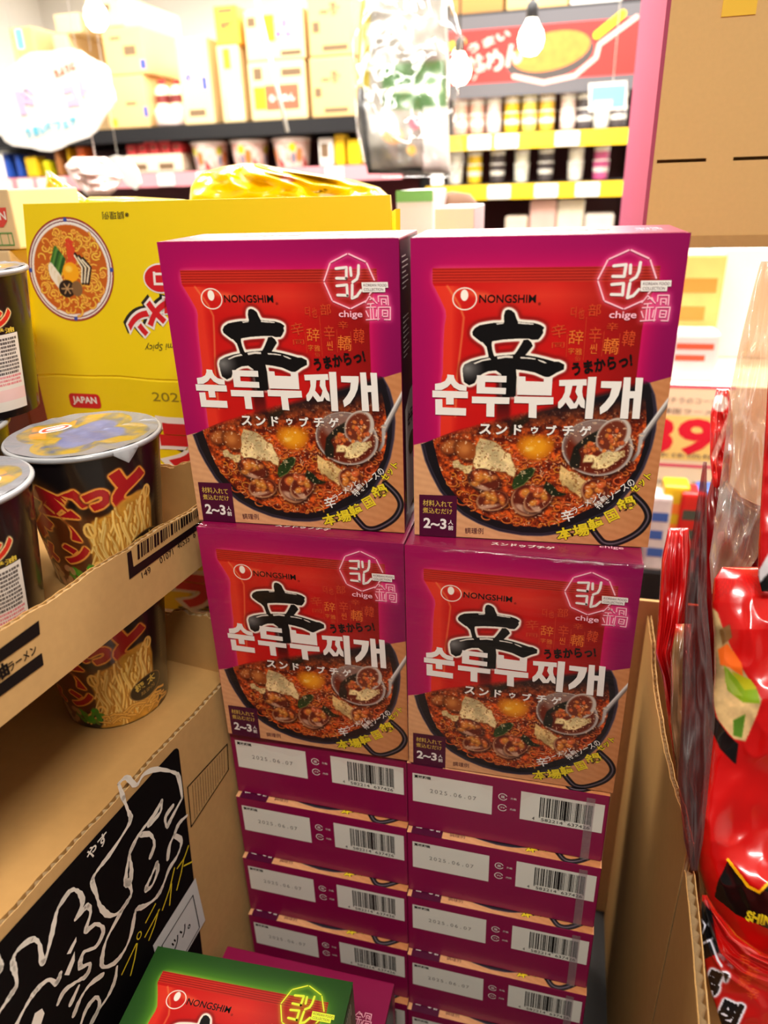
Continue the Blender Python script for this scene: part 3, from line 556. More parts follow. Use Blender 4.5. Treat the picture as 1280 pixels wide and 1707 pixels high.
def front_letters(kind, root):
    """the lettering of the front, one part for each printed group"""
    A = ART; neon = m_ink_pink if kind == 'magenta' else m_ink_lime
    def T(D, key, body, m_, bold=0.0, lay=1, w=1.0, **k):
        cx, cy, ww, hh, rot = A['t_' + key]; D.text(body, cx, cy, m_, lay, w=ww * w, h=hh, rot=rot, bold=bold, **k)
    D = Deco()
    for k in ('s1', 's2', 's3', 'd1', 'd2', 'b1', 'b2', 'j1', 'j2', 'g1', 'g2'): D.poly(A['H' + k], m_ink_w, 3)
    D.build('title_lettering', front_map, root)
    D = Deco(); x = [A['t_kata'][0] - 34 + i * 11.3 for i in range(7)]
    for i, ch in enumerate('スンドゥブチゲ'): D.text(ch, x[i], 126.6 - .12 * i, m_ink_w, 3, h=(5.2 if ch == 'ゥ' else 7.6), bold=0.035)
    D.build('reading_lettering', front_map, root)
    D = Deco(); T(D, 'nong', 'NONGSHIM', m_ink_k, 0.012); D.text('®', 83.5, 41.2, m_ink_k, 1, h=1.8)
    D.build('maker_lettering', front_map, root)
    D = Deco(); T(D, 'uma', 'うまからっ!', m_ink_k, 0.04, 2); D.build('slogan_lettering', front_map, root)
    D = Deco()
    for s_ in A['n_oct']: D.ribbon(s_, 0.95, neon, 2)
    for s_ in A['n_kor']: D.ribbon(s_, 1.8, m_ink_w if kind == 'magenta' else neon, 2)
    for s_ in A['n_nabe']: D.ribbon(s_, 0.7, neon, 2)
    T(D, 'chige', 'chige', neon, 0.012, 2)
    D.poly(A['kfc'], m_ink_w if kind == 'magenta' else m_ink_lime, 3); T(D, 'kf1', 'KOREAN FOOD', m_ink_plum, -0.004, 4); T(D, 'kf2', 'COLLECTION', m_ink_plum, -0.004, 4)
    D.build('neon_emblem', front_map, root)
    D = Deco(); D.poly(A['badge'], m_ink_plum, 1)
    T(D, 'b1', '材料入れて', m_ink_gold, 0.012, 2); T(D, 'b2', '煮込むだけ', m_ink_gold, 0.012, 2)
    T(D, 'b3', '2~3', m_ink_w, 0.03, 2); T(D, 'b4', '人', m_ink_w, 0.02, 2); T(D, 'b5', '前', m_ink_w, 0.02, 2)
    T(D, 'rei', '調理例', m_ink_plum, 0.0, 1)
    D.build('serving_badge', front_map, root)
    D = Deco(); T(D, 'r1', '辛', m_ink_w, 0.012, 2); T(D, 'r2', 'ラーメンと', m_ink_w, 0.012, 2); T(D, 'r3', '特製ソースの', m_ink_w, 0.012, 2)
    for k, s_ in (('y1', '本場'), ('y2', '韓'), ('y4', '鍋'), ('y5', 'セット')):
        T(D, k, s_, m_ink_k, 0.075, 1.5, w=1.04); T(D, k, s_, m_ink_y, 0.028, 2.5)
    cx, cy, ww, hh, rot = A['t_y3']; D.text('国', cx, cy, m_ink_y, 2.5, w=8.4, h=9.2, rot=rot, bold=0.02)
    D.build('set_lettering', front_map, root)
    D = Deco()
    for k, s_ in A.items():
        if k.startswith('t_k_'):
            ch = k[4]; cx, cy, ww, hh, rot = s_
            D.text(ch, cx, cy, m_ink_or if ch in '辞轎씬字雅' else m_ink_or2, 1, w=ww, h=hh, rot=rot)
    for s_ in A['klines']: D.ribbon(s_, 0.25, m_ink_or2, 1)
    D.build('packet_lettering', front_map, root)
def barcode(D, x0, x1, y0, y1, seed, m_, lay):
    r = random.Random(seed); x = x0
    while x < x1 - 0.8:
        w = r.choice([.33, .33, .66, .66, 1.0, 1.3]); D.rect(x, y0, min(x + w, x1), y1, m_, lay); x += w + r.choice([.33, .4, .66, .66, 1.0])
    for g in (x0, (x0 + x1) / 2 - .5, x1 - 1): D.rect(g, y0, g + .35, y1 + 1.6, m_, lay); D.rect(g + .7, y0, g + 1.05, y1 + 1.6, m_, lay)

PRINT = {}
for kd in ('magenta', 'green'):
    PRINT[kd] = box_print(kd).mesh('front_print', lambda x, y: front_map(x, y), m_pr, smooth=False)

def make_box(kind):
    card = m_mag if kind == 'magenta' else m_grn
    b = MB(); b.box((0, 0, 0), (BW / 1000, BT / 1000, BH / 1000), card, 0.0011)
    b.box((0.003, 0.0015, BH / 1000 - 0.0004), (BW / 1000 - 0.003, 0.012, BH / 1000 + 0.0002), card)      # tuck flap edge
    root = b.build('noodle_box')
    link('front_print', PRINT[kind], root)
    front_letters(kind, root)
    D = Deco()
    D.text('スンドゥブチゲ', 86, 62.5, m_ink_w, 1, w=46, h=5.0, bold=0.03)
    D.text('신라면으로 맛있게!', 84, 33, m_ink_y2, 1, w=86, h=12, rot=3, bold=0.03)
    for s_ in ART['n_nabe']: D.ribbon([((p[0] - 155) * .9 + 150, (p[1] - 42) * .9 + 37) for p in s_], 0.7, m_ink_pink, 1)
    D.text('chige', 149, 54, m_ink_pink, 1, w=17, h=5.5, bold=.01)
    D.ribbon([(24 + 15 * math.cos(t), 40 + 15 * math.sin(t)) for t in np.linspace(0, 2 * math.pi, 9)], 0.8, m_ink_pink, 1); D.text('コリ', 24, 35, m_ink_w, 1, h=7, bold=.02); D.text('コレ', 24, 45, m_ink_w, 1, h=7, bold=.02)
    D.build('top_lettering', top_map, root)
    # underside: best-before panel, recycling marks, barcode
    D = Deco(); D.rect(5, 10, 75, 43, m_paper, 0); D.text('賞味期限', 14, 13.2, m_ink_k, 1, w=15, h=3.6, bold=0.03)
    lab = D.build('expiry_label', bottom_map, root)
    D = Deco(); x = 22
    for ch in '2025.06.07':
        D.text(ch, x, 27.5 + (1.6 if ch == '.' else 0), m_ink_g, 1, h=(.9 if ch == '.' else 4.4)); x += 4.2
    D.build('stamped_date', bottom_map, lab)
    D = Deco()
    for yy, s1, s2 in ((20, '紙', '外箱'), (32.5, 'プラ', '内袋')):
        D.ribbon([(84 + 3.6 * math.cos(t), yy + 3.6 * math.sin(t)) for t in np.linspace(.4, 5.9, 16)], 0.7, m_ink_w, 1); D.text(s1, 84, yy, m_ink_w, 1, h=3.2 if s1 == '紙' else 2.0, bold=0.02); D.text(s2, 93, yy + .3, m_ink_w, 1, h=2.4)
    D.build('recycling_marks', bottom_map, root)
    D = Deco(); D.rect(99, 10, 167, 42, m_paper, 0)
    bl = D.build('barcode_label', bottom_map, root)
    D = Deco(); barcode(D, 115, 158, 13, 35, 11, m_ink_k, 1)
    for i, s_ in enumerate(('4', '582214', '637426')): D.text(s_, (110.5, 126, 148)[i], 38.3, m_ink_k, 1.5, w=(2.0, 18, 18)[i], h=3.4)
    D.build('barcode', bottom_map, bl)
    # right side panel
    D = Deco(); D.rect(3, 2, 65, 210, m_magdark if kind == 'magenta' else m_grn, 0)
    for i in range(16): D.rect(8, 12 + i * 3.4 + (16 if i > 6 else 0), 8 + (22 if i % 3 else 14), 12.8 + i * 3.4 + (16 if i > 6 else 0), m_ink_w, 1)
    D.poly([(10, 118), (30, 108), (58, 106), (60, 200), (10, 200)], m_paper, 1); D.disc(34, 150, 14, 9, m_grn, 2); D.text('순두부', 34, 128, m_ink_k, 2, w=32, bold=.03)
    D.build('side_lettering', right_map, root)
    return root
BOXM = make_box('magenta'); BOXG = make_box('green')

# clear shrink film over a standing box, crumpled along its lower edge
m_film = film_mat('shrink_film', (253, 250, 250), 0.012, 0.05, 16, (1, 1, 5), 0.0)
def film_mesh(seed):
    r = np.random.RandomState(seed); w, h, t = BW / 1000, BH / 1000, BT / 1000
    nx, ns = 60, 90; ph = r.rand(8) * 6.28
    V = []; 
    for j in range(ns + 1):
        s_ = j / ns * (t * 0.75 + h + 0.006)
        for i in range(nx + 1):
            u = i / nx; x = -0.001 + u * (w + 0.002)
            wr = 0.00055 * (math.sin(u * 9 + ph[0] + s_ * 60) + math.sin(u * 23 + ph[1] - s_ * 140) * .6 + r.randn() * .18)
            if s_ < t * 0.75 - 0.004: y, z = t * 0.75 - s_, h + 0.0016 + wr * .4
            elif s_ < t * 0.75 + 0.006:
                a = (s_ - t * 0.75 + 0.004) / 0.010 * math.pi / 2; y, z = 0.004 - math.sin(a) * 0.0068, h - 0.004 + math.cos(a) * 0.0056
            else:
                d = s_ - t * 0.75 - 0.006; z = h - 0.0045 - d
                low = max(0, 1 - (z + 0.007) / 0.020)
                topw = max(0, 1 - (h - z) / 0.05)
                rg = abs(math.sin(z * 520 + math.sin(u * 5 + ph[6]) * 1.6 + u * 2)) ** 3 * (topw ** 1.5 * .0016 + .0002)
                y = -0.0030 - rg - abs(wr) * (.6 + topw) - low * 0.0085 * (1 + .5 * math.sin(u * 17 + ph[2]) + .25 * math.sin(u * 41 + ph[3])) 
                z += low * 0.004 * math.sin(u * 5.5 + ph[4]) + low * .0015 * math.sin(u * 31 + ph[5])
                
            V.append((x, y, z))
    F = [(j * (nx + 1) + i, (j + 1) * (nx + 1) + i, (j + 1) * (nx + 1) + i + 1, j * (nx + 1) + i + 1) for j in range(ns) for i in range(nx)]
    return mesh('shrink_film', V, F, m_film, smooth=True)

GB = 'boxed noodle sets with a magenta front'
_first = [True]
def put_box(loc, rz, label, lying=False, group=GB, proto=None, film=None):
    proto = proto or BOXM
    if proto.get('used'): o = copy_tree(proto)
    else: o = proto; o['used'] = 1
    o.location = tuple(float(c) for c in loc); o.rotation_euler = (-math.pi / 2 if lying else 0, 0, rz)
    tag(o, label, 'noodle box', group)
    if film is not None: link('shrink_film', film_mesh(film), o)
    return o
R = math.radians
put_box((-0.2244, 0.0101, Z0 + 0.0012), R(2.4), 'unwrapped magenta noodle box standing upright, upper left of the four')
put_box((-0.0466, 0.0161, Z0 + 0.0012), R(3.4), 'unwrapped magenta noodle box standing upright, upper right of the four')
put_box((-0.2218, 0.0, Z0 - BH / 1000), R(0.4), 'film-wrapped magenta noodle box standing upright, lower left of the four', film=3)
put_box((-0.0509, 0.0, Z0 - BH / 1000), R(0.4), 'film-wrapped magenta noodle box standing upright, lower right of the four', film=8)
ordn = ['topmost', 'second from the top', 'third from the top', 'fourth from the top', 'fifth from the top', 'sixth from the top']
zt = Z0 - BH / 1000
for side, x, y0, nn in (('left', -0.2240, -0.0015, 6), ('right', -0.0530, -0.0065, 6)):
    for k in range(nn):
        o = put_box((x + 0.0002 * k, y0 + 0.0062 * (1 - k), zt - 0.0015 - 0.0765 * k), R(-0.5), 'magenta noodle box lying flat, barcode end out, %s of the %s stack' % (ordn[k], side), lying=True)
        if side == 'right':
            r_ = MB(); r_.add([(0.152, 0.004, -0.0012), (0.159, 0.004, -0.0012), (0.159, 0.075, -0.0012), (0.152, 0.075, -0.0012)], [(0, 1, 2, 3)], film_mat('film_seam_plastic', (235, 225, 230), 0.06, 0.15, 40, (1, 1, 1), 0.12))
            r_.build('film_seam', o)
# the standing magenta box and the green box lying face up in front of the stacks
px, py, pz = -0.2275, -0.0535, 0.712
put_box((px + 0.0005, py - BT / 1000, pz - BH / 1000), R(0.4), 'magenta noodle box showing its top flap, behind the green box')
gx, gy, gz = at_z(245.6, 1573, 0.815); gx += 0.010
put_box((gx + math.sin(R(2.7)) * BH / 1000, gy - math.cos(R(2.7)) * BH / 1000, gz), R(2.7), 'green noodle box lying face up in front of the magenta boxes', lying=True, proto=BOXG, group='noodle boxes lying in front')
struct('display_riser', (-0.2275, -0.135, 0.484), (-0.062, -0.05, pz - BH / 1000 - 0.0004), m_plinth)
struct('display_riser', (-0.225, -0.335, 0.484), (-0.095, -0.14, gz - 0.076), m_plinth)

# ================================================================ cardboard trays of noodle cups on the left
LD = np.array([0.1310, 0.9914, 0.0]); LN = np.array([0.9914, -0.1310, 0.0]); LP = np.array([-0.235, 0.025, 0.0])
def lf(s_, n, z): return LP + LD * s_ + LN * n + np.array([0, 0, z])
def sz(u, v, n=0.0):
    """a point of the picture on the side of a tray: distance along it and height, in mm"""
    q = at_plane(u, v, LP + LN * n, LN) - LP; return (float(q @ LD) * 1000, -float(q[2]) * 1000)
def side_map(n):
    def f(x, y, lay):
        o = n + 0.0004 + lay * 0.0002
        return LP[0] + LD[0] * x / 1000 + LN[0] * o, LP[1] + LD[1] * x / 1000 + LN[1] * o, -y / 1000
    return f
m_card = mat('kraft_card', (190, 150, 96), 0.78, var=0.10, scale=140, spec=0.2)
m_card2 = mat('kraft_card_cut', (214, 184, 138), 0.85, var=0.15, scale=260, spec=0.15)
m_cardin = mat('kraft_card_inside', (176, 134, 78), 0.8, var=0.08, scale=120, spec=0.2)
def corr_wall(mb, fr, s0, s1, n0, th, zb, top, pitch=0.0072, step=0.004, inner=None):
    """a sheet of corrugated board along s: two liners and the wavy flute between them; top(s) is its torn edge"""
    N = max(4, int((s1 - s0) / step)); ss = [s0 + (s1 - s0) * i / N for i in range(N + 1)]
    for a, b, dz, m_ in ((0, 0.0006, 0.0, m_card), (th - 0.0006, th, -0.0006, inner or m_card)):
        V = []; F = []
        for s_ in ss:
            t = top(s_) + dz
            V += [fr(s_, n0 - a, zb), fr(s_, n0 - b, zb), fr(s_, n0 - b, t), fr(s_, n0 - a, t)]
        for i in range(N):
            k = i * 4
            for q in range(4): F.append((k + q, k + (q + 1) % 4, k + 4 + (q + 1) % 4, k + 4 + q))
        F += [(0, 1, 2, 3), (N * 4 + 3, N * 4 + 2, N * 4 + 1, N * 4)]
        mb.add(V, F, m_)
    M = int((s1 - s0) / pitch * 6); V = []
    for i in range(M + 1):
        s_ = s0 + (s1 - s0) * i / M; w = 0.5 + 0.45 * math.cos(s_ / pitch * 2 * math.pi)
        V += [fr(s_, n0 - 0.0006 - w * (th - 0.0012), zb), fr(s_, n0 - 0.0006 - w * (th - 0.0012), top(s_) - 0.0008)]
    mb.add(V, [(2 * i, 2 * i + 2, 2 * i + 3, 2 * i + 1) for i in range(M)], m_card2)
def tear(seed, base, amp, freq=40.0, slope=0.0):
    r = random.Random(seed); ph = [r.uniform(0, 6.28) for _ in range(5)]
    return lambda s_: base + slope * s_ + amp * (math.sin(s_ * freq + ph[0]) + .5 * math.sin(s_ * freq * 2.7 + ph[1]) + .35 * math.sin(s_ * freq * 7 + ph[2]) + .2 * math.sin(s_ * freq * 17 + ph[3]))
FRN = lambda s_, n, z: lf(s_, n, z)
def tray(label, s0, s1, n0, depth, zb, zf, top, endtop):
    t = empty('cardboard_tray', lf((s0 + s1) / 2, n0 - depth / 2, zb), 0, label, 'cardboard tray')
    off = -np.array(t.location)
    fr = lambda s_, n, z: lf(s_, n, z) + off
    b = MB(); b.hexa([fr(s0, n0 - depth, zb), fr(s1, n0 - depth, zb), fr(s1, n0 - 0.005, zb), fr(s0, n0 - 0.005, zb), fr(s0, n0 - depth, zf), fr(s1, n0 - depth, zf), fr(s1, n0 - 0.005, zf), fr(s0, n0 - 0.005, zf)], m_cardin)
    b.build('tray_floor', t)
    b = MB(); corr_wall(b, fr, s0, s1, n0, 0.005, zb, top, inner=m_cardin); w = b.build('side_wall', t)
    b = MB(); fr2 = lambda s_, n, z: fr(s1 - (n0 - n) , n0 - 0.005 - s_, z)
    corr_wall(b, fr2, 0.0, depth - 0.005, n0 + 0.0, 0.005, zf, endtop, inner=m_cardin); b.build('end_wall', t)
    b = MB(); fr3 = lambda s_, n, z: fr(s_, n - depth + 0.005, z)
    corr_wall(b, fr3, s0, s1 - 0.006, n0, 0.005, zf, tear(5, zf + 0.03, 0.002), inner=m_cardin); b.build('back_wall', t)
    return t, w
T1F = 1.1085
cutpts = [sz(*p) for p in [(0, 1054), (66, 1012), (120, 977), (170, 943), (212, 916), (279, 874), (332, 844)]]
cx_ = [p[0] / 1000 for p in cutpts]; cz_ = [-p[1] / 1000 for p in cutpts]
tw = tear(2, 0, 0.0007, 90)
tray1, wall1 = tray('upper kraft cardboard tray with a black barcode on its cut side, full of cups', -0.36, 0.036, 0.0, 0.40, 1.1005, T1F, lambda s_: float(np.interp(s_, cx_, cz_)) + tw(s_), tear(7, 1.176, 0.004, 26, 0.0))
D = Deco()
D.poly([sz(-60, 1124), sz(64, 1034), sz(66, 1057), sz(-60, 1146)], m_ink_k, 0)
D.poly([sz(-60, 1182), sz(69, 1088), sz(72, 1108), sz(-60, 1204)], m_ink_k, 0)
tx, ty = sz(37, 1097); D.text('ラーメン', tx, ty, m_ink_k, 0, w=22, h=6.2, bold=.02)
tx, ty = sz(2, 1120); D.text('油', tx, ty, m_ink_k, 0, h=10.5, bold=.05)
wp = D.build('side_print', side_map(0.0)); wp.parent = wall1; wp.matrix_parent_inverse = Matrix.Translation(-tray1.location)
D = Deco()
q0 = sz(213, 965)
D.poly([sz(211, 922), sz(218, 917), sz(222, 945), sz(334, 868), sz(335, 878), sz(215, 966)], m_ink_k, 0)
r = random.Random(9); u = 228.0
while u < 330:
    w_ = r.choice([1.2, 1.6, 2.6, 3.4]); f = (u - 214) / 121
    vt = float(np.interp(u, [212, 279, 332], [916, 874, 844])) + 2.5; vb = 966 - (u - 213) * 0.725 - 22
    D.poly([sz(u, vt), sz(u + w_, vt - w_ * .6), sz(u + w_ + 1, vb - w_ * .7), sz(u + 1, vb)], m_ink_k, 0.2); u += w_ + r.choice([1.2, 1.6, 2.4])
for i, (s_, a, b) in enumerate((('149', (243, 954), 11), ('01071', (277, 927), 18), ('40535', (305, 904), 17), ('6', (323, 891), 3.4))):
    tx, ty = sz(*a); D.text(s_, tx, ty, m_ink_k, 0, w=b * .95, h=5.2)
wp = D.build('barcode_print', side_map(0.0)); wp.parent = wall1; wp.matrix_parent_inverse = Matrix.Translation(-tray1.location)

# the carton underneath: a low lip, a black printed side with white brush strokes
T2N, T2Z, T2F = 0.009, 0.9822, 0.9785
tray2 = empty('cardboard_carton', lf(-0.19, -0.2, 0.484), 0, 'kraft carton with a black side and white brush strokes, under the lower cups', 'carton')
off = -np.array(tray2.location); fr = lambda s_, n, z: lf(s_, n, z) + off
b = MB(); b.hexa([fr(-0.40, -0.42, 0.4845), fr(0.012, -0.42, 0.4845), fr(0.012, T2N - 0.005, 0.4845), fr(-0.40, T2N - 0.005, 0.4845), fr(-0.40, -0.42, T2F), fr(0.012, -0.42, T2F), fr(0.012, T2N - 0.005, T2F), fr(-0.40, T2N - 0.005, T2F)], m_cardin); b.build('carton_body', tray2)
b = MB(); corr_wall(b, fr, -0.40, 0.012, T2N, 0.005, 0.4845, tear(4, T2Z, 0.0006, 60), inner=m_cardin); sw = b.build('side_wall', tray2)
b = MB(); fr2 = lambda s_, n, z: fr(0.012 - (T2N - n), T2N - 0.005 - s_, z)
corr_wall(b, fr2, 0.0, 0.42, T2N, 0.005, T2F, tear(13, 1.036, 0.005, 30), inner=m_cardin); b.build('torn_end_flap', tray2)
def GG(x, y): return sz(x * .2656, 1330 + y * .2656, T2N)
m_ink_k2 = mat('ink_black_matte', (9, 7, 8), 0.7, spec=0.08)
m_ink_w2 = mat('ink_white_matte', (232, 226, 214), 0.65, spec=0.2)
D = Deco(); e = sz(294, 1233, T2N); e2 = sz(330, 1585, T2N); tz = -972.0
rc = 6; D.poly([(-398, tz), (e[0] - rc, tz)] + [(e[0] - rc + rc * math.sin(t), tz + rc - rc * math.cos(t)) for t in (.4, .8, 1.2, 1.57)] + [(e2[0], e2[1] + 60), (-398, e2[1] + 60)], m_ink_k2, 0)
for pts in ([(770, 0), (800, 80), (815, 140), (760, 240), (680, 360), (610, 450), (575, 520), (600, 600), (625, 680), (680, 735), (740, 720), (795, 650), (822, 590), (800, 520)],
    [(740, -90), (770, 0)], [(740, -90), (790, -130), (850, -80), (900, -150), (980, -180), (1090, -160), (1120, -120), (1140, 0)],
    [(1010, 20), (960, 110), (880, 210), (830, 300), (805, 370), (785, 500), (792, 550), (815, 530), (820, 440), (808, 360)], [(1010, 20), (1002, 90), (930, 170)],
    [(880, 230), (940, 230), (965, 290), (940, 370)], [(1140, 0), (1070, 130), (1045, 180), (1035, 120), (1080, 50)], [(1170, 110), (1120, 160), (1090, 230), (1060, 300), (1050, 380)],
    [(1090, 235), (1135, 270), (1110, 360), (1060, 440), (1030, 520), (1000, 590), (960, 640), (900, 680), (855, 695), (840, 740), (820, 850), (780, 950), (720, 1030), (650, 1060), (635, 1020), (660, 900), (720, 780), (770, 690)],
    [(980, 410), (950, 480), (912, 570), (950, 550), (985, 460), (980, 410)],
    [(-40, 1380), (0, 1330), (60, 1240), (100, 1170), (90, 1090), (75, 1020), (110, 950), (190, 890), (240, 910), (262, 1030), (290, 980), (320, 860), (350, 720), (380, 660), (440, 580), (490, 590), (515, 660), (470, 760), (540, 680), (565, 720), (535, 830), (600, 790), (645, 830), (600, 930), (520, 970), (500, 1060), (560, 1040), (540, 1110), (480, 1150), (400, 1210), (360, 1290)],
    [(90, 1440), (150, 1320), (220, 1210), (300, 1140), (350, 1160), (375, 1100)], [(640, 1110), (560, 1170), (500, 1260), (460, 1360)], [(490, 1180), (440, 1290)], [(730, 1060), (715, 1150), (670, 1250), (600, 1350), (560, 1430)], [(500, 1430), (540, 1320), (600, 1250), (620, 1300), (580, 1400)], [(-20, 1000), (5, 1040), (-10, 1090)]):
    pts = smooth_line(pts); n_ = len(pts); D.ribbon([GG(*p) for p in pts], [3.7 + 1.2 * math.sin(i * .7 + n_) + .5 * math.sin(i * 2.9) for i in range(n_)], m_ink_w2, 1)
for pts in ([(475, 870), (440, 930), (415, 980), (440, 975), (475, 900)], [(465, 960), (430, 1040), (400, 1110), (430, 1112), (465, 1020)], [(190, 1430), (215, 1350), (260, 1320), (275, 1350), (250, 1430)]): D.poly([GG(*p) for p in pts], m_ink_w2, 1)
m_ink_y3 = mat('ink_yellow_matte', (224, 200, 40), 0.6, spec=0.2)
for pts in ([(1178, 300), (1150, 380), (1108, 440)], [(1150, 375), (1132, 470), (1105, 575)], [(1150, 425), (1200, 400)], [(1090, 440), (1060, 570), (1015, 700)], [(1072, 540), (1060, 670)], [(970, 665), (910, 780)], [(995, 700), (905, 870)], [(990, 705), (965, 800), (930, 890)], [(850, 915), (760, 1105)], [(856, 915), (840, 1010), (815, 1110)]): D.ribbon([GG(*p) for p in pts], 1.5, m_ink_y3, 2)
cxy = GG(868, 862); D.ribbon([(cxy[0] + 2.6 * math.cos(t), cxy[1] + 3.2 * math.sin(t)) for t in np.linspace(0, 6.28, 14)], 1.0, m_ink_y3, 2)
tx, ty = GG(605, 300); D.text('やす', tx, ty, m_ink_w2, 2, w=21, h=10.5, bold=.02)
a_, b_ = GG(955, 925), GG(1222, 500)
m_grey_lab = mat('label_grey', (206, 206, 204), 0.6, spec=0.2)
D.poly([a_, b_, (b_[0] + 1.5, b_[1] + 60), (a_[0], a_[1] + 62)], m_grey_lab, 2); a_, b_ = GG(1010, 925), GG(1205, 610)
D.ribbon([(a_[0], a_[1] + 46), a_, b_, (b_[0], b_[1] + 44), (a_[0], a_[1] + 46)], 1.1, m_ink_k2, 3)
D.text('ツソ。', (a_[0] + b_[0]) / 2, (a_[1] + b_[1]) / 2 + 20, m_ink_k2, 3, w=26, h=12, bold=.02)
bx, by = sz(318, 1330, T2N); 
p_ = [sz(312, 1312, T2N), sz(378, 1240, T2N), sz(380, 1283, T2N), sz(318, 1378, T2N)]
D.ribbon(p_ + [p_[0]], 1.3, m_ink_k2, 0.5)
for t in np.linspace(.1, .9, 14): D.ribbon([(p_[0][0] + (p_[1][0] - p_[0][0]) * t, p_[0][1] + (p_[1][1] - p_[0][1]) * t + 3), (p_[3][0] + (p_[2][0] - p_[3][0]) * t, p_[3][1] + (p_[2][1] - p_[3][1]) * t - 3)], .5, mat('ink_brown', (70, 48, 28), .7), 0.5)
wp = D.build('brush_print', side_map(T2N)); wp.parent = sw; wp.matrix_parent_inverse = Matrix.Translation(-tray2.location)

# ---------------------------------------------------------------- noodle cups
CH, CR0, CR1 = 0.116, 0.043, 0.0565
def cup_print():
    P = Ink(336, 112, 0.42, (16, 12, 14)); X, Y = P.X, P.Y                    # x = 0 is the seam; the front picture is centred at x = 112
    rs = np.random.RandomState(12); c0 = 112.0
    xx = lambda deg: c0 + deg * 0.93
    n = noise2(P.ny, P.nx, 20, 3)
    P.put(P.ell(xx(-58), 66, 34, 52, 10, 8), np.array((120, 62, 22.)) * (0.6 + .8 * n[..., None]), .85)
    P.put(P.ell(xx(-10), 70, 46, 26, 0, 10), (96, 44, 16), .8)
    def logo(ch, deg, y, w, h, **k):
        M = P.text(ch, xx(deg), y, w=w, h=h, bold=.075, **k)
        P.put(P.grow(M, 2.0), (40, 12, 10), .9); P.put(P.grow(M, 1.6), (232, 150, 60)); P.put(M, (172, 22, 30))
    logo('ぶ', -40, 44, 62, 50); logo('っ', -1, 33, 20, 17); logo('と', 27, 29, 30, 34); logo('ン', -30, 78, 25, 18); logo('メ', -66, 80, 26, 20)
    # lifted noodles
    mass = [(xx(-16), 58), (xx(-8), 50), (xx(6), 46), (xx(18), 38), (xx(34), 34), (xx(46), 36), (xx(49), 52), (xx(47), 86), (xx(52), 112), (xx(-20), 112), (xx(-8), 98), (xx(-16), 84), (xx(-14), 70)]
    nm = noise2(P.ny, P.nx, 30, 8)[..., None]; P.put(P.poly(mass, 2), np.array((206, 146, 50.)) * (.72 + .5 * nm))
    for k in range(90):
        x0 = xx(rs.uniform(-12, 45)); t = (x0 - xx(-12)) / 53; y0 = 50 - 14 * t + rs.uniform(-2, 26); L = rs.uniform(20, 52); ph = rs.uniform(0, 6); dr = rs.uniform(-7, 3)
        pts = [(x0 + 2.4 * math.sin(ph + q * 5) + dr * q, min(112, y0 + q * L)) for q in np.linspace(0, 1, 10)]
        sh = rs.uniform(.84, 1.06)
        P.put(P.stroke([(p[0] + .9, p[1] + .2) for p in pts], 2.6, .9), (170, 104, 26), .6); P.put(P.stroke(pts, 1.9, .8), np.array((242, 194, 96.)) * sh); P.put(P.stroke([(p[0] - .4, p[1]) for p in pts], .5, .5), (254, 232, 160), .7)
    for x_, y_, r_ in ((-12, 58, 6), (44, 38, 5), (-12, 92, 5)):
        pts = [(xx(x_) + r_ * .7 * math.cos(a_), y_ + r_ * math.sin(a_)) for a_ in np.linspace(0, 6.28, 14)]; P.put(P.stroke(pts, 2.2, .8), (240, 190, 96))
    for k in range(26):
        x0 = xx(rs.uniform(-34, 52)); y0 = rs.uniform(96, 112); pts = [(x0 + q * rs.uniform(10, 24), y0 - 5 * math.sin(q * 3)) for q in np.linspace(0, 1, 5)]
        P.put(P.stroke(pts, 2.8, .8), (146, 84, 24), .8); P.put(P.stroke(pts, 2.0, .8), (228, 172, 76))
    for k in range(26):
        x0 = xx(rs.uniform(-46, -16)); y0 = rs.uniform(90, 106); P.put(P.ell(x0, y0, rs.uniform(2, 5), rs.uniform(1.5, 3), rs.uniform(0, 180), .8), (40 + rs.randint(60), 110 + rs.randint(60), 30), .9)
    for k in range(14): P.put(P.ell(xx(rs.uniform(-75, -40)), rs.uniform(92, 110), 4, 3, rs.uniform(0, 180), 1), (196, 130 + rs.randint(40), 96), .8)
    P.put(P.ell(xx(38), 82, 18, 11, -8, .6), (14, 10, 12)); P.put(P.ell(xx(38), 82, 18.8, 11.8, -8, .5) - P.ell(xx(38), 82, 17.8, 10.8, -8, .5), (120, 90, 50))
    P.put(P.text('極 太', xx(37), 77.5, w=24, h=8.5, rot=-8, bold=.03), (206, 176, 80)); P.put(P.text('麺使用', xx(39), 86, w=17, h=4, rot=-8), (150, 120, 60))
    P.put(((X > xx(62)) & (X < xx(66)) & (Y > 12) & (Y < 66)).astype(float) * (np.sin(Y * 2.1) > -.3), (90, 78, 40), .8)
    # ingredients side
    x0, x1 = 202, 300; pan = ((X > x0) & (X < x1) & (Y > 44) & (Y < 106)).astype(float)
    P.put(pan, (232, 226, 216))
    for i in range(13):
        y = 47 + i * 3.0; r2 = random.Random(i); x = x0 + 3
        while x < x1 - 4:
            w_ = r2.uniform(.8, 2.2); P.put(P.poly([(x, y), (x + w_, y), (x + w_, y + 1.9), (x, y + 1.9)]), (60, 54, 52) if i < 10 else (214, 110, 120), .85); x += w_ + r2.uniform(.25, .6)
    P.put(((X > x0) & (X < x1) & (Y > 88) & (Y < 98)).astype(float), (244, 190, 190), .6)
    M = P.text('ぶっとメン', 250, 30, w=92, h=17, bold=.06); P.put(P.grow(M, .9), (240, 214, 150)); P.put(M, (214, 48, 30))
    P.put(P.text('スタミナ豚ガリ醤油', 252, 41.2, w=90, h=4.4, bold=.02), (226, 196, 70))
    return P
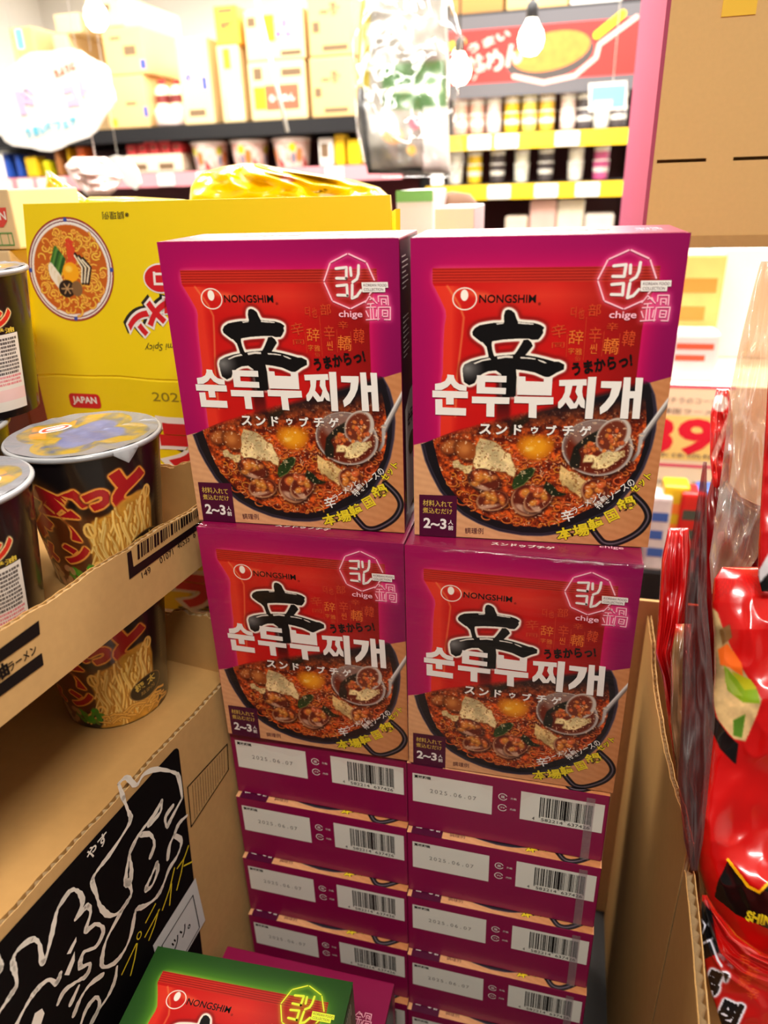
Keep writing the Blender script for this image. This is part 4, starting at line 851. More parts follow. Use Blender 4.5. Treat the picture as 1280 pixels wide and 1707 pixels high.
def lid_print():
    P = Ink(118, 118, 0.6, (140, 112, 26)); X, Y = P.X - 59, P.Y - 59; n = noise2(P.ny, P.nx, 9, 5)
    P.put(np.clip(n * 3 - 1.2, 0, 1), (74, 78, 92)); P.put(P.ell(59, 66, 36, 27, 0, 4), np.array((64, 72, 110.)) + 30 * n[..., None])
    for a, b, c in ((40, 20, 14), (82, 24, 11), (60, 14, 10), (98, 44, 12)): P.put(P.poly([(a, b), (a + c, b - 5), (a + c * 1.6, b + 7), (a + 4, b + 10)], 1), (222, 120, 40))
    P.put(P.ell(72, 26, 15, 8, 10, .6), (240, 236, 230)); P.put(P.ell(72, 26, 13, 6, 10, .6), (206, 60, 46)); P.put(P.ell(72, 26, 9, 3.4, 10, .6), (240, 226, 220))
    P.put((np.hypot(X, Y) > 54).astype(float), (104, 104, 108))
    return P
m_cup = print_mat('cup_print', 0.3, 0.6); m_lid = print_mat('lid_foil', 0.28, 0.3, 0.3)
m_rim = mat('cup_rim', (150, 150, 152), 0.3, coat=.5)
def make_cup():
    root = empty('noodle_cup', (0, 0, 0))
    P = cup_print()
    def fn(x, y):
        a = x / 336 * 2 * math.pi + math.pi; h = 1 - y / 112; r = CR0 + (CR1 - CR0) * h
        return r * np.sin(a) * 1.0, -r * np.cos(a), 0.0005 + h * (CH - 0.004)
    link('printed_wall', P.mesh('printed_wall', fn, m_cup), root)
    b = MB(); b.lathe([(CR0 - .004, 0.0), (CR0 - .0003, 0.0006)], m_rim, 48); b.build('cup_base', root)
    b = MB(); b.lathe([(CR1 - .001, CH - .0045), (CR1 + .0022, CH - .003), (CR1 + .0026, CH - .001), (CR1 + .0018, CH + .0004), (CR1 - .001, CH + .0008)], m_rim, 64, cap=False); b.build('cup_rim', root)
    Q = lid_print()
    def fl(x, y):
        # square grid pressed to a disc
        u = (x - 59) / 59; v = (y - 59) / 59; k = np.maximum(np.abs(u), np.abs(v)) / np.maximum(np.hypot(u, v), 1e-6)
        X = u * k * CR1; Y = -v * k * CR1; rr = np.hypot(X, Y) / CR1
        return X, Y, CH + 0.0012 - 0.0010 * (1 - rr ** 2) + 0.0003 * np.sin(u * 14 + v * 9)
    link('lid', Q.mesh('lid', fl, m_lid), root)
    b = MB(); a0 = R(-34)
    V = []
    for i in range(5):
        a = a0 + (i - 2) * .085
        for rr, z in ((CR1, CH + .0006), (CR1 + .0042, CH - .001), (CR1 + .0036 - abs(i - 2) * .0004, CH - .011 + abs(i - 2) * .004)): V.append((rr * math.sin(a), -rr * math.cos(a), z))
    b.add(V, [(3 * i + q, 3 * i + 3 + q, 3 * i + 4 + q, 3 * i + 1 + q) for i in range(4) for q in range(2)], m_rim, True); b.build('lid_tab', root)
    return root
CUP = make_cup(); _cu = [0]
def put_cup(p, turn, label):
    o = CUP if _cu[0] == 0 else copy_tree(CUP); _cu[0] = 1
    o.location = tuple(float(c) for c in p); o.rotation_euler = (0, 0, R(turn)); return tag(o, label, 'noodle cup', 'black noodle cups in the cardboard trays')
FH = RGT * np.array([1, 1, 0]); FH = FH / np.linalg.norm(FH)
def cup_at_rim(u, v, zb):
    return at_z(u, v, zb + CH) * np.array([1, 1, 0]) - FH * (CR1 + .002) + np.array([0, 0, zb])
pA = lf(-0.037, -0.0665, T1F + .0003)
put_cup(pA, 98, 'black noodle cup with red lettering and lifted noodles, right end of the upper tray')
put_cup(lf(-0.1545, -0.082, T1F + .0003), -52, 'noodle cup at the left edge of the upper tray, white ingredients panel facing out')
pC = lf(-0.060, -0.205, T1F + .0003)
put_cup(pC, 75, 'half-hidden black noodle cup behind, silver lid under another cup')
pD = np.array([pC[0] - .012, pC[1] - .01, pC[2] + CH + .0016])
put_cup(cup_at_rim(35, 447, pC[2] + CH + .0016), -52, 'noodle cup stacked on a lid at the left edge, ingredients panel facing out')
pL = at_z(205, 1156, T2F); ds_ = float((pL - LP) @ LD); pL = pL - LD * max(0, ds_ + .054); put_cup((pL[0], pL[1], T2F + .0012), 92, 'shaded black noodle cup on the lower carton, beneath the upper tray')
put_cup((pL[0] - .13, pL[1] - .02, T2F + .0012), 30, 'dim black noodle cup in the dark under the upper tray, far left')

# ---------------------------------------------------------------- yellow cartons behind
m_yel = mat('yellow_card', (238, 208, 8), 0.45, coat=0.12, var=0.03, scale=12)
m_red = mat('ink_red', (204, 24, 34), 0.45); m_bk = mat('ink_soft_black', (34, 28, 20), .5); m_stamp = mat('ink_stamp', (140, 122, 20), .6)
YB = 0.15
def fmap(y0, lean=0.0, zc=1.228):
    def f(x, y, lay):
        z = -y / 1000; return x / 1000, y0 + np.maximum(z - zc, 0) * lean - (0.0005 + lay * .0003), z
    return f
def xz(u, v, y0=YB, lean=0.0, zc=1.228):
    p = at_y(u, v, y0)
    if lean:
        n = (0, 1, -lean); q0 = (0, y0, zc); p = at_plane(u, v, q0, n)
    return (float(p[0]) * 1000, -float(p[2]) * 1000)
LEAN = 0.15
ycart = empty('yellow_carton', (-0.28, 0.28, 1.02), 0, 'bright yellow carton with a noodle bowl picture, holding yellow packets', 'carton')
off = -np.array(ycart.location)
def sub(pts): return [tuple(np.array(p) + off) for p in pts]
TL, TR = at_plane(38, 340, (0, YB, 1.228), (0, 1, -LEAN)), at_plane(650, 325, (0, YB, 1.228), (0, 1, -LEAN))
b = MB(); x0, x1 = -0.466, -0.090
N = 24; V = []
for i in range(N + 1):
    t = i / N; xb = x0 + (x1 - x0) * t; xt = TL[0] + (TR[0] - TL[0]) * t; wob = .0012 * math.sin(t * 9) + .0006 * math.sin(t * 31)
    V += [(xb, YB, 1.021), (xb, YB, 1.226 + wob), (xb, YB + .0014, 1.2275 + wob), (xb, YB, 1.229 + wob), (xt, TL[1] + (TR[1] - TL[1]) * t, TL[2] + (TR[2] - TL[2]) * t),
          (xt, TL[1] + .004, TL[2] + (TR[2] - TL[2]) * t), (xb, YB + .004, 1.228), (xb, YB + .004, 1.021)]
b.add(sub(V), [(8 * i + q, 8 * i + 8 + q, 8 * i + 8 + (q + 1) % 8, 8 * i + (q + 1) % 8) for i in range(N) for q in range(8)] + [tuple(range(8)), tuple(8 * N + q for q in range(8))], m_yel)
fp = b.build('front_panel', ycart)
b = MB()
b.box(np.array((x0, YB + .004, 1.021)) + off, np.array((x0 + .004, .26, 1.33)) + off, m_yel); b.build('left_panel', ycart)
b = MB(); b.hexa(sub([(x1 - .004, YB + .004, 1.021), (x1, YB + .004, 1.021), (x1 - .040, .26, 1.021), (x1 - .044, .26, 1.021), (x1 - .004, YB + .028, 1.375), (x1, YB + .028, 1.375), (x1 - .040, .26, 1.36), (x1 - .044, .26, 1.36)]), m_yel); b.build('right_panel', ycart)
b = MB(); b.box(np.array((x0 + .004, .256, 1.021)) + off, np.array((x1 - .044, .26, 1.36)) + off, m_yel); b.box(np.array((x0 + .004, YB + .004, 1.021)) + off, np.array((x1 - .044, .256, 1.025)) + off, m_yel); b.build('back_panel', ycart)
inv = Matrix.Translation(-ycart.location)
def under(o, par, loc): o.parent = par; o.matrix_parent_inverse = Matrix.Translation(-Vector(loc)); return o
# bowl picture
bc = xz(118, 450, YB, LEAN); Rb = 47.0
P = Ink(2 * Rb, 2 * Rb, .5, (222, 140, 40)); rs = np.random.RandomState(8); C_ = Rb
P.put(P.ell(C_, C_, Rb, Rb, 0, .5), (150, 60, 50)); P.put(P.ell(C_, C_, Rb - 1.8, Rb - 1.8), (236, 226, 214)); P.put(P.ell(C_, C_, Rb - 3.2, Rb - 3.2), (120, 60, 70)); P.put(P.ell(C_, C_, Rb - 4.2, Rb - 4.2), (236, 230, 220)); P.put(P.ell(C_, C_, Rb - 6.8, Rb - 6.8, 0, 1), (196, 96, 30))
for k in range(150):
    a = rs.uniform(0, 6.28); q = math.sqrt(rs.uniform(0.02, 1)) * (Rb - 10); cx, cy = C_ + q * math.cos(a), C_ + q * math.sin(a); r0 = rs.uniform(2, 5); a0 = rs.uniform(0, 6)
    pts = [(cx + r0 * math.cos(a0 + t * 4), cy + r0 * .8 * math.sin(a0 + t * 4) + t * 2) for t in np.linspace(0, 1, 7)]
    P.put(P.stroke(pts, 2.6, .8), (170, 74, 24), .7); P.put(P.stroke(pts, 1.6, .8), (240, 170 + rs.randint(30), 70))
for k in range(6): P.put(P.stroke([(C_ - 14 + k * 1.6, C_ - 20 + k * 2), (C_ - 22 + k * 2, C_ - 2 + k)], 3.4, 1), [(60, 110, 40), (90, 140, 60), (40, 80, 34)][k % 3])
for k in range(14): P.put(P.stroke([(C_ + rs.uniform(-4, 8), C_ - rs.uniform(2, 28)) for _ in range(3)], 1.8, .8), (214, 60 + rs.randint(30), 40))
for k in range(3): P.put(P.ell(C_ - 20 + k * 3, C_ + 2 + k * 4, 4, 9, -12, .8), (240, 230, 206)); P.put(P.ell(C_ - 20 + k * 3 + 1, C_ + 3 + k * 4, 2.4, 6.5, -12, .8), (226, 208, 170))
for k in range(3): P.put(P.stroke([(C_ + 7 + k * 4, C_ - 14 + k * 2), (C_ + 14 + k * 4, C_ - 2), (C_ + 12 + k * 3, C_ + 12)], 3.2, .8), (40, 26, 20)); P.put(P.stroke([(C_ + 6 + k * 4, C_ - 13 + k * 2), (C_ + 13 + k * 4, C_ - 2), (C_ + 11 + k * 3, C_ + 11)], 1.8, .8), (238, 224, 190))
P.put(P.ell(C_, C_ + 2, 9, 9, 0, 1), (246, 170, 26)); P.put(P.ell(C_ - 2, C_ - 1, 4, 3, 0, 2), (252, 206, 80)); P.put(P.ell(C_ - 6, C_ + 17, 9, 8, 0, 1), (44, 30, 22)); P.put(P.ell(C_ + 5, C_ + 17, 6, 7, 0, 1), (130, 96, 60))
for a in (0, 60, 120): P.put(P.stroke([(C_ - 6 - 6 * math.cos(R(a)), C_ + 17 - 5 * math.sin(R(a))), (C_ - 6 + 6 * math.cos(R(a)), C_ + 17 + 5 * math.sin(R(a)))], 1.3, .5), (190, 150, 100))
for a in (0, 90, 180, 270): P.put(P.ell(C_ + (Rb - 2.4) * math.cos(R(a)), C_ + (Rb - 2.4) * math.sin(R(a)), 2, 2), (60, 80, 160))
F_ = fmap(YB, LEAN)
def bowl(x, y):
    u = (x - Rb) / Rb; v = (y - Rb) / Rb; k = np.maximum(np.abs(u), np.abs(v)) / np.maximum(np.hypot(u, v), 1e-6)
    return F_(bc[0] + u * k * Rb, bc[1] + v * k * Rb, 0 * x)
# the disc mapping squeezes the square picture onto the round plate, so paint it through the same mapping
u = (P.X - Rb) / Rb; v = (P.Y - Rb) / Rb; k = np.maximum(np.abs(u), np.abs(v)) / np.maximum(np.hypot(u, v), 1e-6)
ix = np.clip(((u * k + 1) / 2 * (P.nx - 1)).round().astype(int), 0, P.nx - 1); iy = np.clip(((v * k + 1) / 2 * (P.ny - 1)).round().astype(int), 0, P.ny - 1)
P.c = P.c[iy, ix]
under(link('bowl_picture', P.mesh('bowl_picture', bowl, m_pr)), fp, ycart.location)
D = Deco(); tx, ty = xz(193, 359, YB, LEAN); D.text('※調理例', tx, ty, m_bk, 0, w=28, h=6.6, rot=180)
under(D.build('caption_lettering', F_), fp, ycart.location); D = Deco()
tx, ty = xz(268, 464, YB, LEAN); D.disc(tx, ty, 18, 13.4, m_ink_w, 0); D.disc(tx, ty, 16.5, 12, m_red, 1); D.text('ロ', tx - 1, ty, m_ink_w, 2, h=12, rot=180, bold=.03)
for i, (ch, p, h) in enumerate((('ン', (232, 537), 24), ('メ', (264, 522), 26), ('ー', (296, 512), 14))):
    tx, ty = xz(*p, YB, LEAN); w_ = h * .95 if ch != 'ー' else 26
    D.text(ch, tx - 2.5, ty - 1.5, m_bk, 0, w=w_ * 1.25, h=h * 1.25, rot=186, bold=.16); D.text(ch, tx, ty, m_ink_w, 1, w=w_ * 1.22, h=h * 1.22, rot=186, bold=.14); D.text(ch, tx, ty, m_red, 2, w=w_, h=h, rot=186, bold=.06)
tx, ty = xz(270, 577, YB, LEAN); D.text('omi Spicy', tx, ty, m_bk, 0, w=36, h=8, rot=175, shear=.3)
under(D.build('upside_down_lettering', F_), fp, ycart.location)
F0 = fmap(YB)
D = Deco(); tx, ty = xz(142, 668); 
D.poly([(tx + sx_ * 14 + 4 * math.cos(q), ty + sy_ * 3.5 + 4 * math.sin(q)) for sx_, sy_, q0_ in ((1, 1, 0), (-1, 1, 90), (-1, -1, 180), (1, -1, 270)) for q in [R(q0_ + w_) for w_ in (0, 30, 60, 90)]], m_red, 0)
D.text('JAPAN', tx, ty, m_ink_w, 1, w=28, h=9, bold=.03); under(D.build('origin_badge', F0), fp, ycart.location); D = Deco()
tx, ty = xz(283, 662); D.text('2025', tx, ty, m_stamp, 0, w=38, h=9); under(D.build('stamped_date', F0), fp, ycart.location); D = Deco()
def big_logo(D, u, v, y0=YB):
    tx, ty = xz(u, v, y0); D.text('ラ', tx, ty, m_ink_w, 1, w=66, h=64, bold=.14); D.text('ラ', tx + 2, ty + 30, m_bk, .5, w=58, h=20, bold=.05); D.text('ラ', tx, ty, m_red, 2, w=52, h=50, bold=.07)
    D.poly([(tx - 60, ty + 34), (tx + 60, ty + 26), (tx + 60, ty + 84), (tx - 60, ty + 84)], m_red, 0); D.ribbon([(tx + 14 + 17 * math.cos(t), ty + 62 + 17 * math.sin(t)) for t in np.linspace(0, 6.28, 24)], 2, m_ink_w, 1)
    D.ribbon([(tx - 60, ty + 34), (tx + 60, ty + 26)], 3.5, m_ink_w, 1.5)
big_logo(D, 308, 745); under(D.build('brand_lettering', F0), fp, ycart.location)
yc2 = empty('yellow_carton', (-0.28, 0.28, 0.484), 0, 'lower yellow carton with red lettering, under the one with the bowl picture', 'carton')
b = MB(); b.box((x0 + .28, .225 - .28, 0.0004), (x1 + .28, .12, .5365), m_yel, .002); c2 = b.build('carton_body', yc2)
D = Deco(); big_logo(D, 325, 985, .225); under(D.build('brand_lettering', fmap(.225)), c2, yc2.location)

# ---------------------------------------------------------------- pillow bags traced by their outlines, with thickness
m_bagink = print_mat('glossy_packet', 0.24, 0.4, 0.12)
def bag(name, rows, k0, bulge, paint, label, cat, seed=1, wr=0.004, group=None, tilt=0.0, m_=None, nu=56, nv=70, parent=None, folds=1.0, back=None):
    """rows: (v, left u, right u); the packet swells towards and away from the viewer around distance k0"""
    rows = sorted(rows); vs = [r_[0] for r_ in rows]; v0, v1 = vs[0], vs[-1]
    uL = lambda v: np.interp(v, vs, [r_[1] for r_ in rows]); uR = lambda v: np.interp(v, vs, [r_[2] for r_ in rows])
    um = min(r_[1] for r_ in rows); uM = max(r_[2] for r_ in rows)
    I = Ink(uM - um + 1, v1 - v0 + 1, max(.7, (uM - um) / 480), (0, 0, 0)); paint(I, um, v0)
    n = noise2(nv + 1, nu + 1, 4, seed, 2) - .5; n2 = noise2(nv + 1, nu + 1, 5, seed + 50, 2); fold = blur(np.abs(n2 - .5) * 2, 1); n3 = noise2(nv + 1, nu + 1, 9, seed + 90, 2); fold = fold + .35 * blur(np.abs(n3 - .5) * 2, 1)
    V = []; Cc = []
    for j in range(nv + 1):
        v = v0 + (v1 - v0) * j / nv; a, b_ = float(uL(v)), float(uR(v))
        for i in range(nu + 1):
            t = i / nu; u = a + (b_ - a) * t; e = math.sqrt(max(0, 1 - (2 * t - 1) ** 2)) ** .7 * min(1, math.sqrt(max(0, 1 - (2 * j / nv - 1) ** 2)) * 1.4)
            k = k0 + tilt * (j / nv - .5) - bulge * e + wr * e * (n[j, i] * 2 + folds * (fold[j, i] - .4))
            V.append(at_k(u, v, k))
            jj = min(I.ny - 1, int((v - v0) / I.h * (I.ny - 1))); ii = min(I.nx - 1, max(0, int((u - um) / I.w * (I.nx - 1)))); Cc.append(I.c[jj, ii])
    nb = len(V)
    for j in range(nv + 1):
        v = v0 + (v1 - v0) * j / nv; a, b_ = float(uL(v)), float(uR(v))
        for i in range(nu + 1):
            t = i / nu; e = math.sqrt(max(0, 1 - (2 * t - 1) ** 2)) ** .7 * min(1, math.sqrt(max(0, 1 - (2 * j / nv - 1) ** 2)) * 1.4)
            V.append(at_k(a + (b_ - a) * t, v, k0 + tilt * (j / nv - .5) + (bulge if back is None else back) * .8 * e + .0008)); Cc.append(Cc[j * (nu + 1) + i])
    q = lambda j, i, o: o + j * (nu + 1) + i
    F = [(q(j, i, 0), q(j + 1, i, 0), q(j + 1, i + 1, 0), q(j, i + 1, 0)) for j in range(nv) for i in range(nu)]
    F += [(q(j, i, nb), q(j, i + 1, nb), q(j + 1, i + 1, nb), q(j + 1, i, nb)) for j in range(nv) for i in range(nu)]
    for j in range(nv): F += [(q(j, 0, 0), q(j, 0, nb), q(j + 1, 0, nb), q(j + 1, 0, 0)), (q(j, nu, 0), q(j + 1, nu, 0), q(j + 1, nu, nb), q(j, nu, nb))]
    for i in range(nu): F += [(q(0, i, 0), q(0, i + 1, 0), q(0, i + 1, nb), q(0, i, nb)), (q(nv, i, 0), q(nv, i, nb), q(nv, i + 1, nb), q(nv, i + 1, 0))]
    P_ = np.array(V); base = P_.mean(0); base[2] = P_[:, 2].min(); P_ = P_ - base
    me = mesh(name, P_, F, m_ or m_bagink, smooth=True)
    at = me.color_attributes.new('ink', 'FLOAT_COLOR', 'POINT'); c = np.ones((len(V), 4), np.float32); c[:, :3] = lin(np.clip(np.array(Cc), 0, 255)); at.data.foreach_set('color', c.ravel())
    o = link(name, me, parent, base)
    if label: tag(o, label, cat, group)
    return o
def flat(col, seed=1, amp=10):
    def f(I, um, v0):
        n = noise2(I.ny, I.nx, 7, seed); I.c[:] = np.array(col, float) + amp * (n[..., None] - .5)
    return f
def yel_paint(I, um, v0):
    flat((240, 206, 6), 3)(I, um, v0)
    P = I; P.put(P.ell(478 - um, 298 - v0, 12, 6, 10, 1), (210, 60, 60)); P.put(P.ell(478 - um, 298 - v0, 8, 3, 10, 1), (250, 220, 210)); P.put(P.ell(412 - um, 290 - v0, 12, 14, 20, 2), (250, 236, 200), .8); P.put(P.ell(418 - um, 281 - v0, 10, 5, 20, 2), (226, 160, 60))
    P.put(P.text('Kokumi Spicy!', 525 - um, 320 - v0, w=38, h=8, rot=-10, shear=.3), (50, 40, 10)); P.put(P.ell(545 - um, 325 - v0, 14, 3, -4, 1), (240, 220, 190))
bag('ramen_packet', [(273, 400, 432), (278, 370, 455), (288, 335, 515), (300, 325, 590), (312, 318, 632), (330, 316, 652), (372, 312, 655)], .83, .032, yel_paint, 'large crinkled yellow noodle packet sticking out of the yellow carton', 'noodle packet', 4, .020, 'yellow noodle packets in the carton', folds=2.2, nu=90, nv=60)
bag('ramen_packet', [(284, 76, 82), (300, 76, 104), (318, 74, 128), (334, 72, 148), (370, 70, 160)], .845, .02, flat((236, 204, 6), 5), 'folded yellow packet corner standing up at the left of the yellow carton', 'noodle packet', 6, .008, 'yellow noodle packets in the carton')
bag('ramen_packet', [(328, 150, 225), (333, 140, 310), (372, 140, 312)], .84, .02, flat((232, 200, 10), 6), 'low yellow packet lying between the two taller ones in the carton', 'noodle packet', 9, .006, 'yellow noodle packets in the carton')

# cartons at the far left edge
m_beige = mat('beige_card', (222, 194, 150), .7, var=.06, scale=30, spec=.2)
def carton(p0, p1, yf, depth, label, m_=None, name='cardboard_carton', deco=None, group=None, bev=.002, zb=None, zt_=None):
    """a closed carton whose front shows between two picture points, resting at its lower edge"""
    a = at_y(p0[0], p0[1], yf); c = at_y(p1[0], p1[1], yf); x0_, x1_ = min(a[0], c[0]), max(a[0], c[0]); z1 = a[2] if zt_ is None else zt_; z0 = c[2] if zb is None else zb
    t = empty(name, ((x0_ + x1_) / 2, yf + depth / 2, z0), 0, label, 'carton', group); w_, h_ = x1_ - x0_, z1 - z0
    b = MB(); b.box((-w_ / 2, -depth / 2, 0.0003), (w_ / 2, depth / 2, h_ - .0003), m_ or m_beige, bev); b.build('carton_body', t)
    if deco:
        D = Deco(); deco(D, w_ * 1000, h_ * 1000); D.build('carton_print', lambda x, y, lay: (x / 1000 - w_ / 2, -depth / 2 - .0006 - lay * .0004 + 0 * x, h_ - y / 1000), t)
    return t
m_tan_red = mat('ink_pale_red', (214, 70, 60), .6); m_tan_grn = mat('ink_pale_green', (96, 150, 80), .6)
def nis(D, w, h):
    x = w - 18; D.poly([(x - 26, h * .3), (x + 12, h * .3), (x + 10, h * .52), (x + 4, h * .62), (x - 20, h * .62), (x - 25, h * .5)], m_tan_red, 0); D.text('NISSIN', x - 6, h * .43, m_ink_w, 1, w=32, h=8, bold=.02); D.ribbon([(x - 30, h * .72), (x + 12, h * .72), (x + 12, h * .92), (x - 30, h * .92), (x - 30, h * .72)], 1.2, m_tan_grn, 0)
    for i in range(4): D.ribbon([(x - 20 + i * 9, h * .72), (x - 20 + i * 9, h * .92)], .8, m_tan_grn, 0)
carton((-90, 318), (34, 412), .19, .11, 'beige carton with a red logo at the left edge, topmost of its stack', deco=nis, zb=1.345)
carton((-90, 412), (48, 560), .19, .11, 'beige carton at the left edge, second of its stack', deco=nis, zt_=1.3445, zb=1.235)
carton((-90, 560), (50, 700), .19, .11, 'dark red carton at the left edge, beneath the beige cartons', m_=mat('maroon_card', (112, 34, 26), .5, var=.2, scale=20), zt_=1.2345, zb=.4842)

# ================================================================ right: tall cardboard display, carton of red packets
m_brown = mat('display_card', (222, 182, 122), 0.8, var=0.05, scale=220, spec=0.15)
m_pinkb = mat('pink_board', (176, 84, 110), 0.9, var=0.04, scale=40, spec=0.05)
YH = 0.40; xh = 0.1265
hd = empty('cardboard_display', (xh + .22, YH + .2, 0.484), 0, 'tall brown cardboard display with a pink side and slots, upper right', 'cardboard display')
off = -np.array(hd.location); tr = lambda *p: np.array(p) + off
b = MB(); zh = 1.334
sl = [(at_y(1095, 268, YH)[0], at_y(1177, 268, YH)[0]), (at_y(1222, 266, YH)[0], at_y(1222, 266, YH)[0] + .05)]; zs = float(at_y(1135, 268, YH)[2])
xs = [xh, sl[0][0], sl[0][1], sl[1][0], sl[1][1], xh + .44]
b.box(tr(xh, YH, zs + .0016), tr(xh + .44, YH + .006, 2.02), m_brown); b.box(tr(xh, YH, zh), tr(xh + .44, YH + .006, zs - .0016), m_brown)
for i in (0, 2, 4): b.box(tr(xs[i], YH, zs - .0016), tr(xs[i + 1], YH + .006, zs + .0016), m_brown)
b.build('front_board', hd)
b = MB(); b.box(tr(xh - .004, YH + .0005, 0.484 + .0004), tr(xh, YH + .50, 2.02), m_pinkb); b.build('side_board', hd)
b = MB(); b.box(tr(xh, YH - .004, zh - .012), tr(xh + .44, YH + .03, zh), m_card); b.build('lower_lip', hd)
b = MB(); b.box(tr(xh, YH + .48, .4844), tr(xh + .44, YH + .5, 2.02), m_brown) if False else b.box(tr(xh + .434, YH + .006, .4844), tr(xh + .44, YH + .5, 2.02), m_brown); b.build('far_side_board', hd)
b = MB(); b.box(tr(xh + .002, YH + .012, zh + .002), tr(xh + .43, YH + .016, 2.0), m_card); b.build('light_block_board', hd)  # added backing that stops light showing through the slots
q0, q1 = at_y(1209, -25, YH), at_y(1259, 24, YH)
b = MB(); b.box(tr(q0[0], YH - .0012, q1[2]), tr(q1[0], YH - .0001, q0[2]), mat('yellow_tag', (244, 196, 50), .6)); b.build('yellow_tag', hd)

# carton of red packets: torn near wall beside the boxes
XW = 0.160
rc_ = empty('open_carton', (0.33, 0.02, 0.484), 0, 'open kraft carton full of red noodle packets, right of the boxes', 'carton')
off3 = -np.array(rc_.location)
frw = lambda s_, n, z: np.array((XW - n * -1.0, s_, z)) + off3
ey = [-0.30, -0.20, -.1, -.075, -.044, .045, .115, .188, .225, .30]; ez = [.985, .984, .984, .983, .981, .955, .946, .985, .97, .97]
tw3 = tear(21, 0, .0012, 70)
top1 = lambda s_: float(np.interp(s_, [-.085, -.044, .0, .045, .115, .165, .185, .215, .235], [.984, .981, .962, .955, .947, .952, .962, .964, .966])) + tw3(s_)
b = MB(); corr_wall(b, frw, -.082, .236, 0.004, .004, .4846, top1, pitch=.006, inner=m_cardin); b.build('side_wall', rc_)
b = MB(); b.box(np.array((XW - .012, .243, .4846)) + off3, np.array((.50, .247, .978)) + off3, m_card); b.build('rear_wall', rc_)
b = MB(); b.box(np.array((.496, -.08, .4886)) + off3, np.array((.50, .242, .94)) + off3, m_card); b.build('far_side_wall', rc_)
b = MB(); b.box(np.array((XW + .006, -.08, .4846)) + off3, np.array((.50, .242, .4886)) + off3, m_card); b.build('carton_floor', rc_)
ob = empty('open_carton', (0.33, -.19, 0.484), 0, 'nearer open carton with a cut corrugated edge, lower right corner', 'carton')
off4 = -np.array(ob.location); frw2 = lambda s_, n, z: np.array((XW + n, s_, z)) + off4
top2 = lambda s_: float(np.interp(s_, [-.33, -.177, -.12, -.092, -.086], [.935, .948, .962, .968, .966])) + tw3(s_ * 1.3) * .6
b = MB(); corr_wall(b, frw2, -.33, -.087, 0.006, .0062, .4846, top2, pitch=.0078, inner=m_cardin); b.build('side_wall', ob)
b = MB(); b.box(np.array((XW + .0005, -.0868, .4846)) + off4, np.array((.48, -.0835, .58)) + off4, m_card); b.build('rear_wall', ob)
b = MB(); b.box(np.array((.476, -.33, .4886)) + off4, np.array((.48, -.087, .90)) + off4, m_card); b.build('far_side_wall', ob)
b = MB(); b.box(np.array((XW + .001, -.334, .4846)) + off4, np.array((.48, -.3305, .80)) + off4, m_card); b.build('front_wall', ob)
b = MB(); b.box(np.array((XW + .006, -.33, .4846)) + off4, np.array((.48, -.087, .4886)) + off4, m_card); b.build('carton_floor', ob)

RG = 'red spicy noodle packets in the right carton'
def paint_a(I, um, v0):
    n = noise2(I.ny, I.nx, 6, 4); I.c[:] = np.stack([176 + 24 * n, 6 + 6 * n, 6 + 4 * n], 2)
    sh = lambda pts: [(x - um, y - v0) for x, y in pts]
    for q in range(30): I.put(I.stroke(sh([(1186 + q * 2.9, 1004 - q * .4 - 12 * math.sin(q / 29 * 3.1)), (1196 + q * 2.4, 940 + 6)]), .8, .6) * (I.Y < 62 - 22 * np.sin(np.clip((I.X + um - 1186) / 90, 0, 1) * 3.1)), (150, 10, 14), .8)
    rs = np.random.RandomState(2)
    food = sh([(1178, 1005), (1196, 1020), (1206, 1052), (1228, 1100), (1270, 1165), (1262, 1190), (1242, 1236), (1222, 1232), (1196, 1200), (1180, 1150)])
    M = I.poly(food, 1); nn = noise2(I.ny, I.nx, 18, 8)[..., None]; I.put(M, np.array((206, 170, 116.)) * (.55 + .8 * nn))
    I.put(I.poly(sh([(1196, 1082), (1212, 1072), (1236, 1105), (1238, 1128), (1215, 1112), (1200, 1108)]), 1), (226, 96, 24))
    for pts, c in (([(1206, 1108), (1222, 1125), (1262, 1150), (1266, 1172), (1238, 1170), (1212, 1150)], (120, 150, 20)), ([(1218, 1118), (1250, 1132), (1262, 1148), (1240, 1150)], (168, 160, 20)), ([(1210, 1112), (1216, 1130), (1238, 1160), (1222, 1158), (1208, 1136)], (150, 170, 60)), ([(1222, 1200), (1242, 1190), (1236, 1230), (1222, 1226)], (80, 120, 30)), ([(1198, 1050), (1216, 1040), (1220, 1062), (1204, 1075)], (120, 80, 40))): I.put(I.poly(sh(pts), 1), c)
    I.put(I.poly(sh([(1180, 1150), (1192, 1195), (1216, 1228), (1230, 1240), (1226, 1274), (1200, 1248), (1180, 1205)]), 1), (14, 8, 8))
    I.put(I.poly(sh([(1213, 1434), (1246, 1478), (1265, 1488), (1290, 1462), (1360, 1420), (1480, 1440), (1590, 1400), (1590, 1590), (1360, 1575), (1290, 1552), (1226, 1524), (1190, 1494), (1197, 1466)]), 0), (12, 10, 10))
    I.put(I.stroke(sh([(1213, 1433), (1246, 1477), (1265, 1487), (1290, 1462), (1360, 1420), (1480, 1440), (1590, 1400)]), 5, 1), (250, 186, 20))
    I.put(I.text('SHIN RAMYUN', 1308 - um, 1542 - v0, w=134, h=17, rot=14, bold=.045), (240, 220, 40))
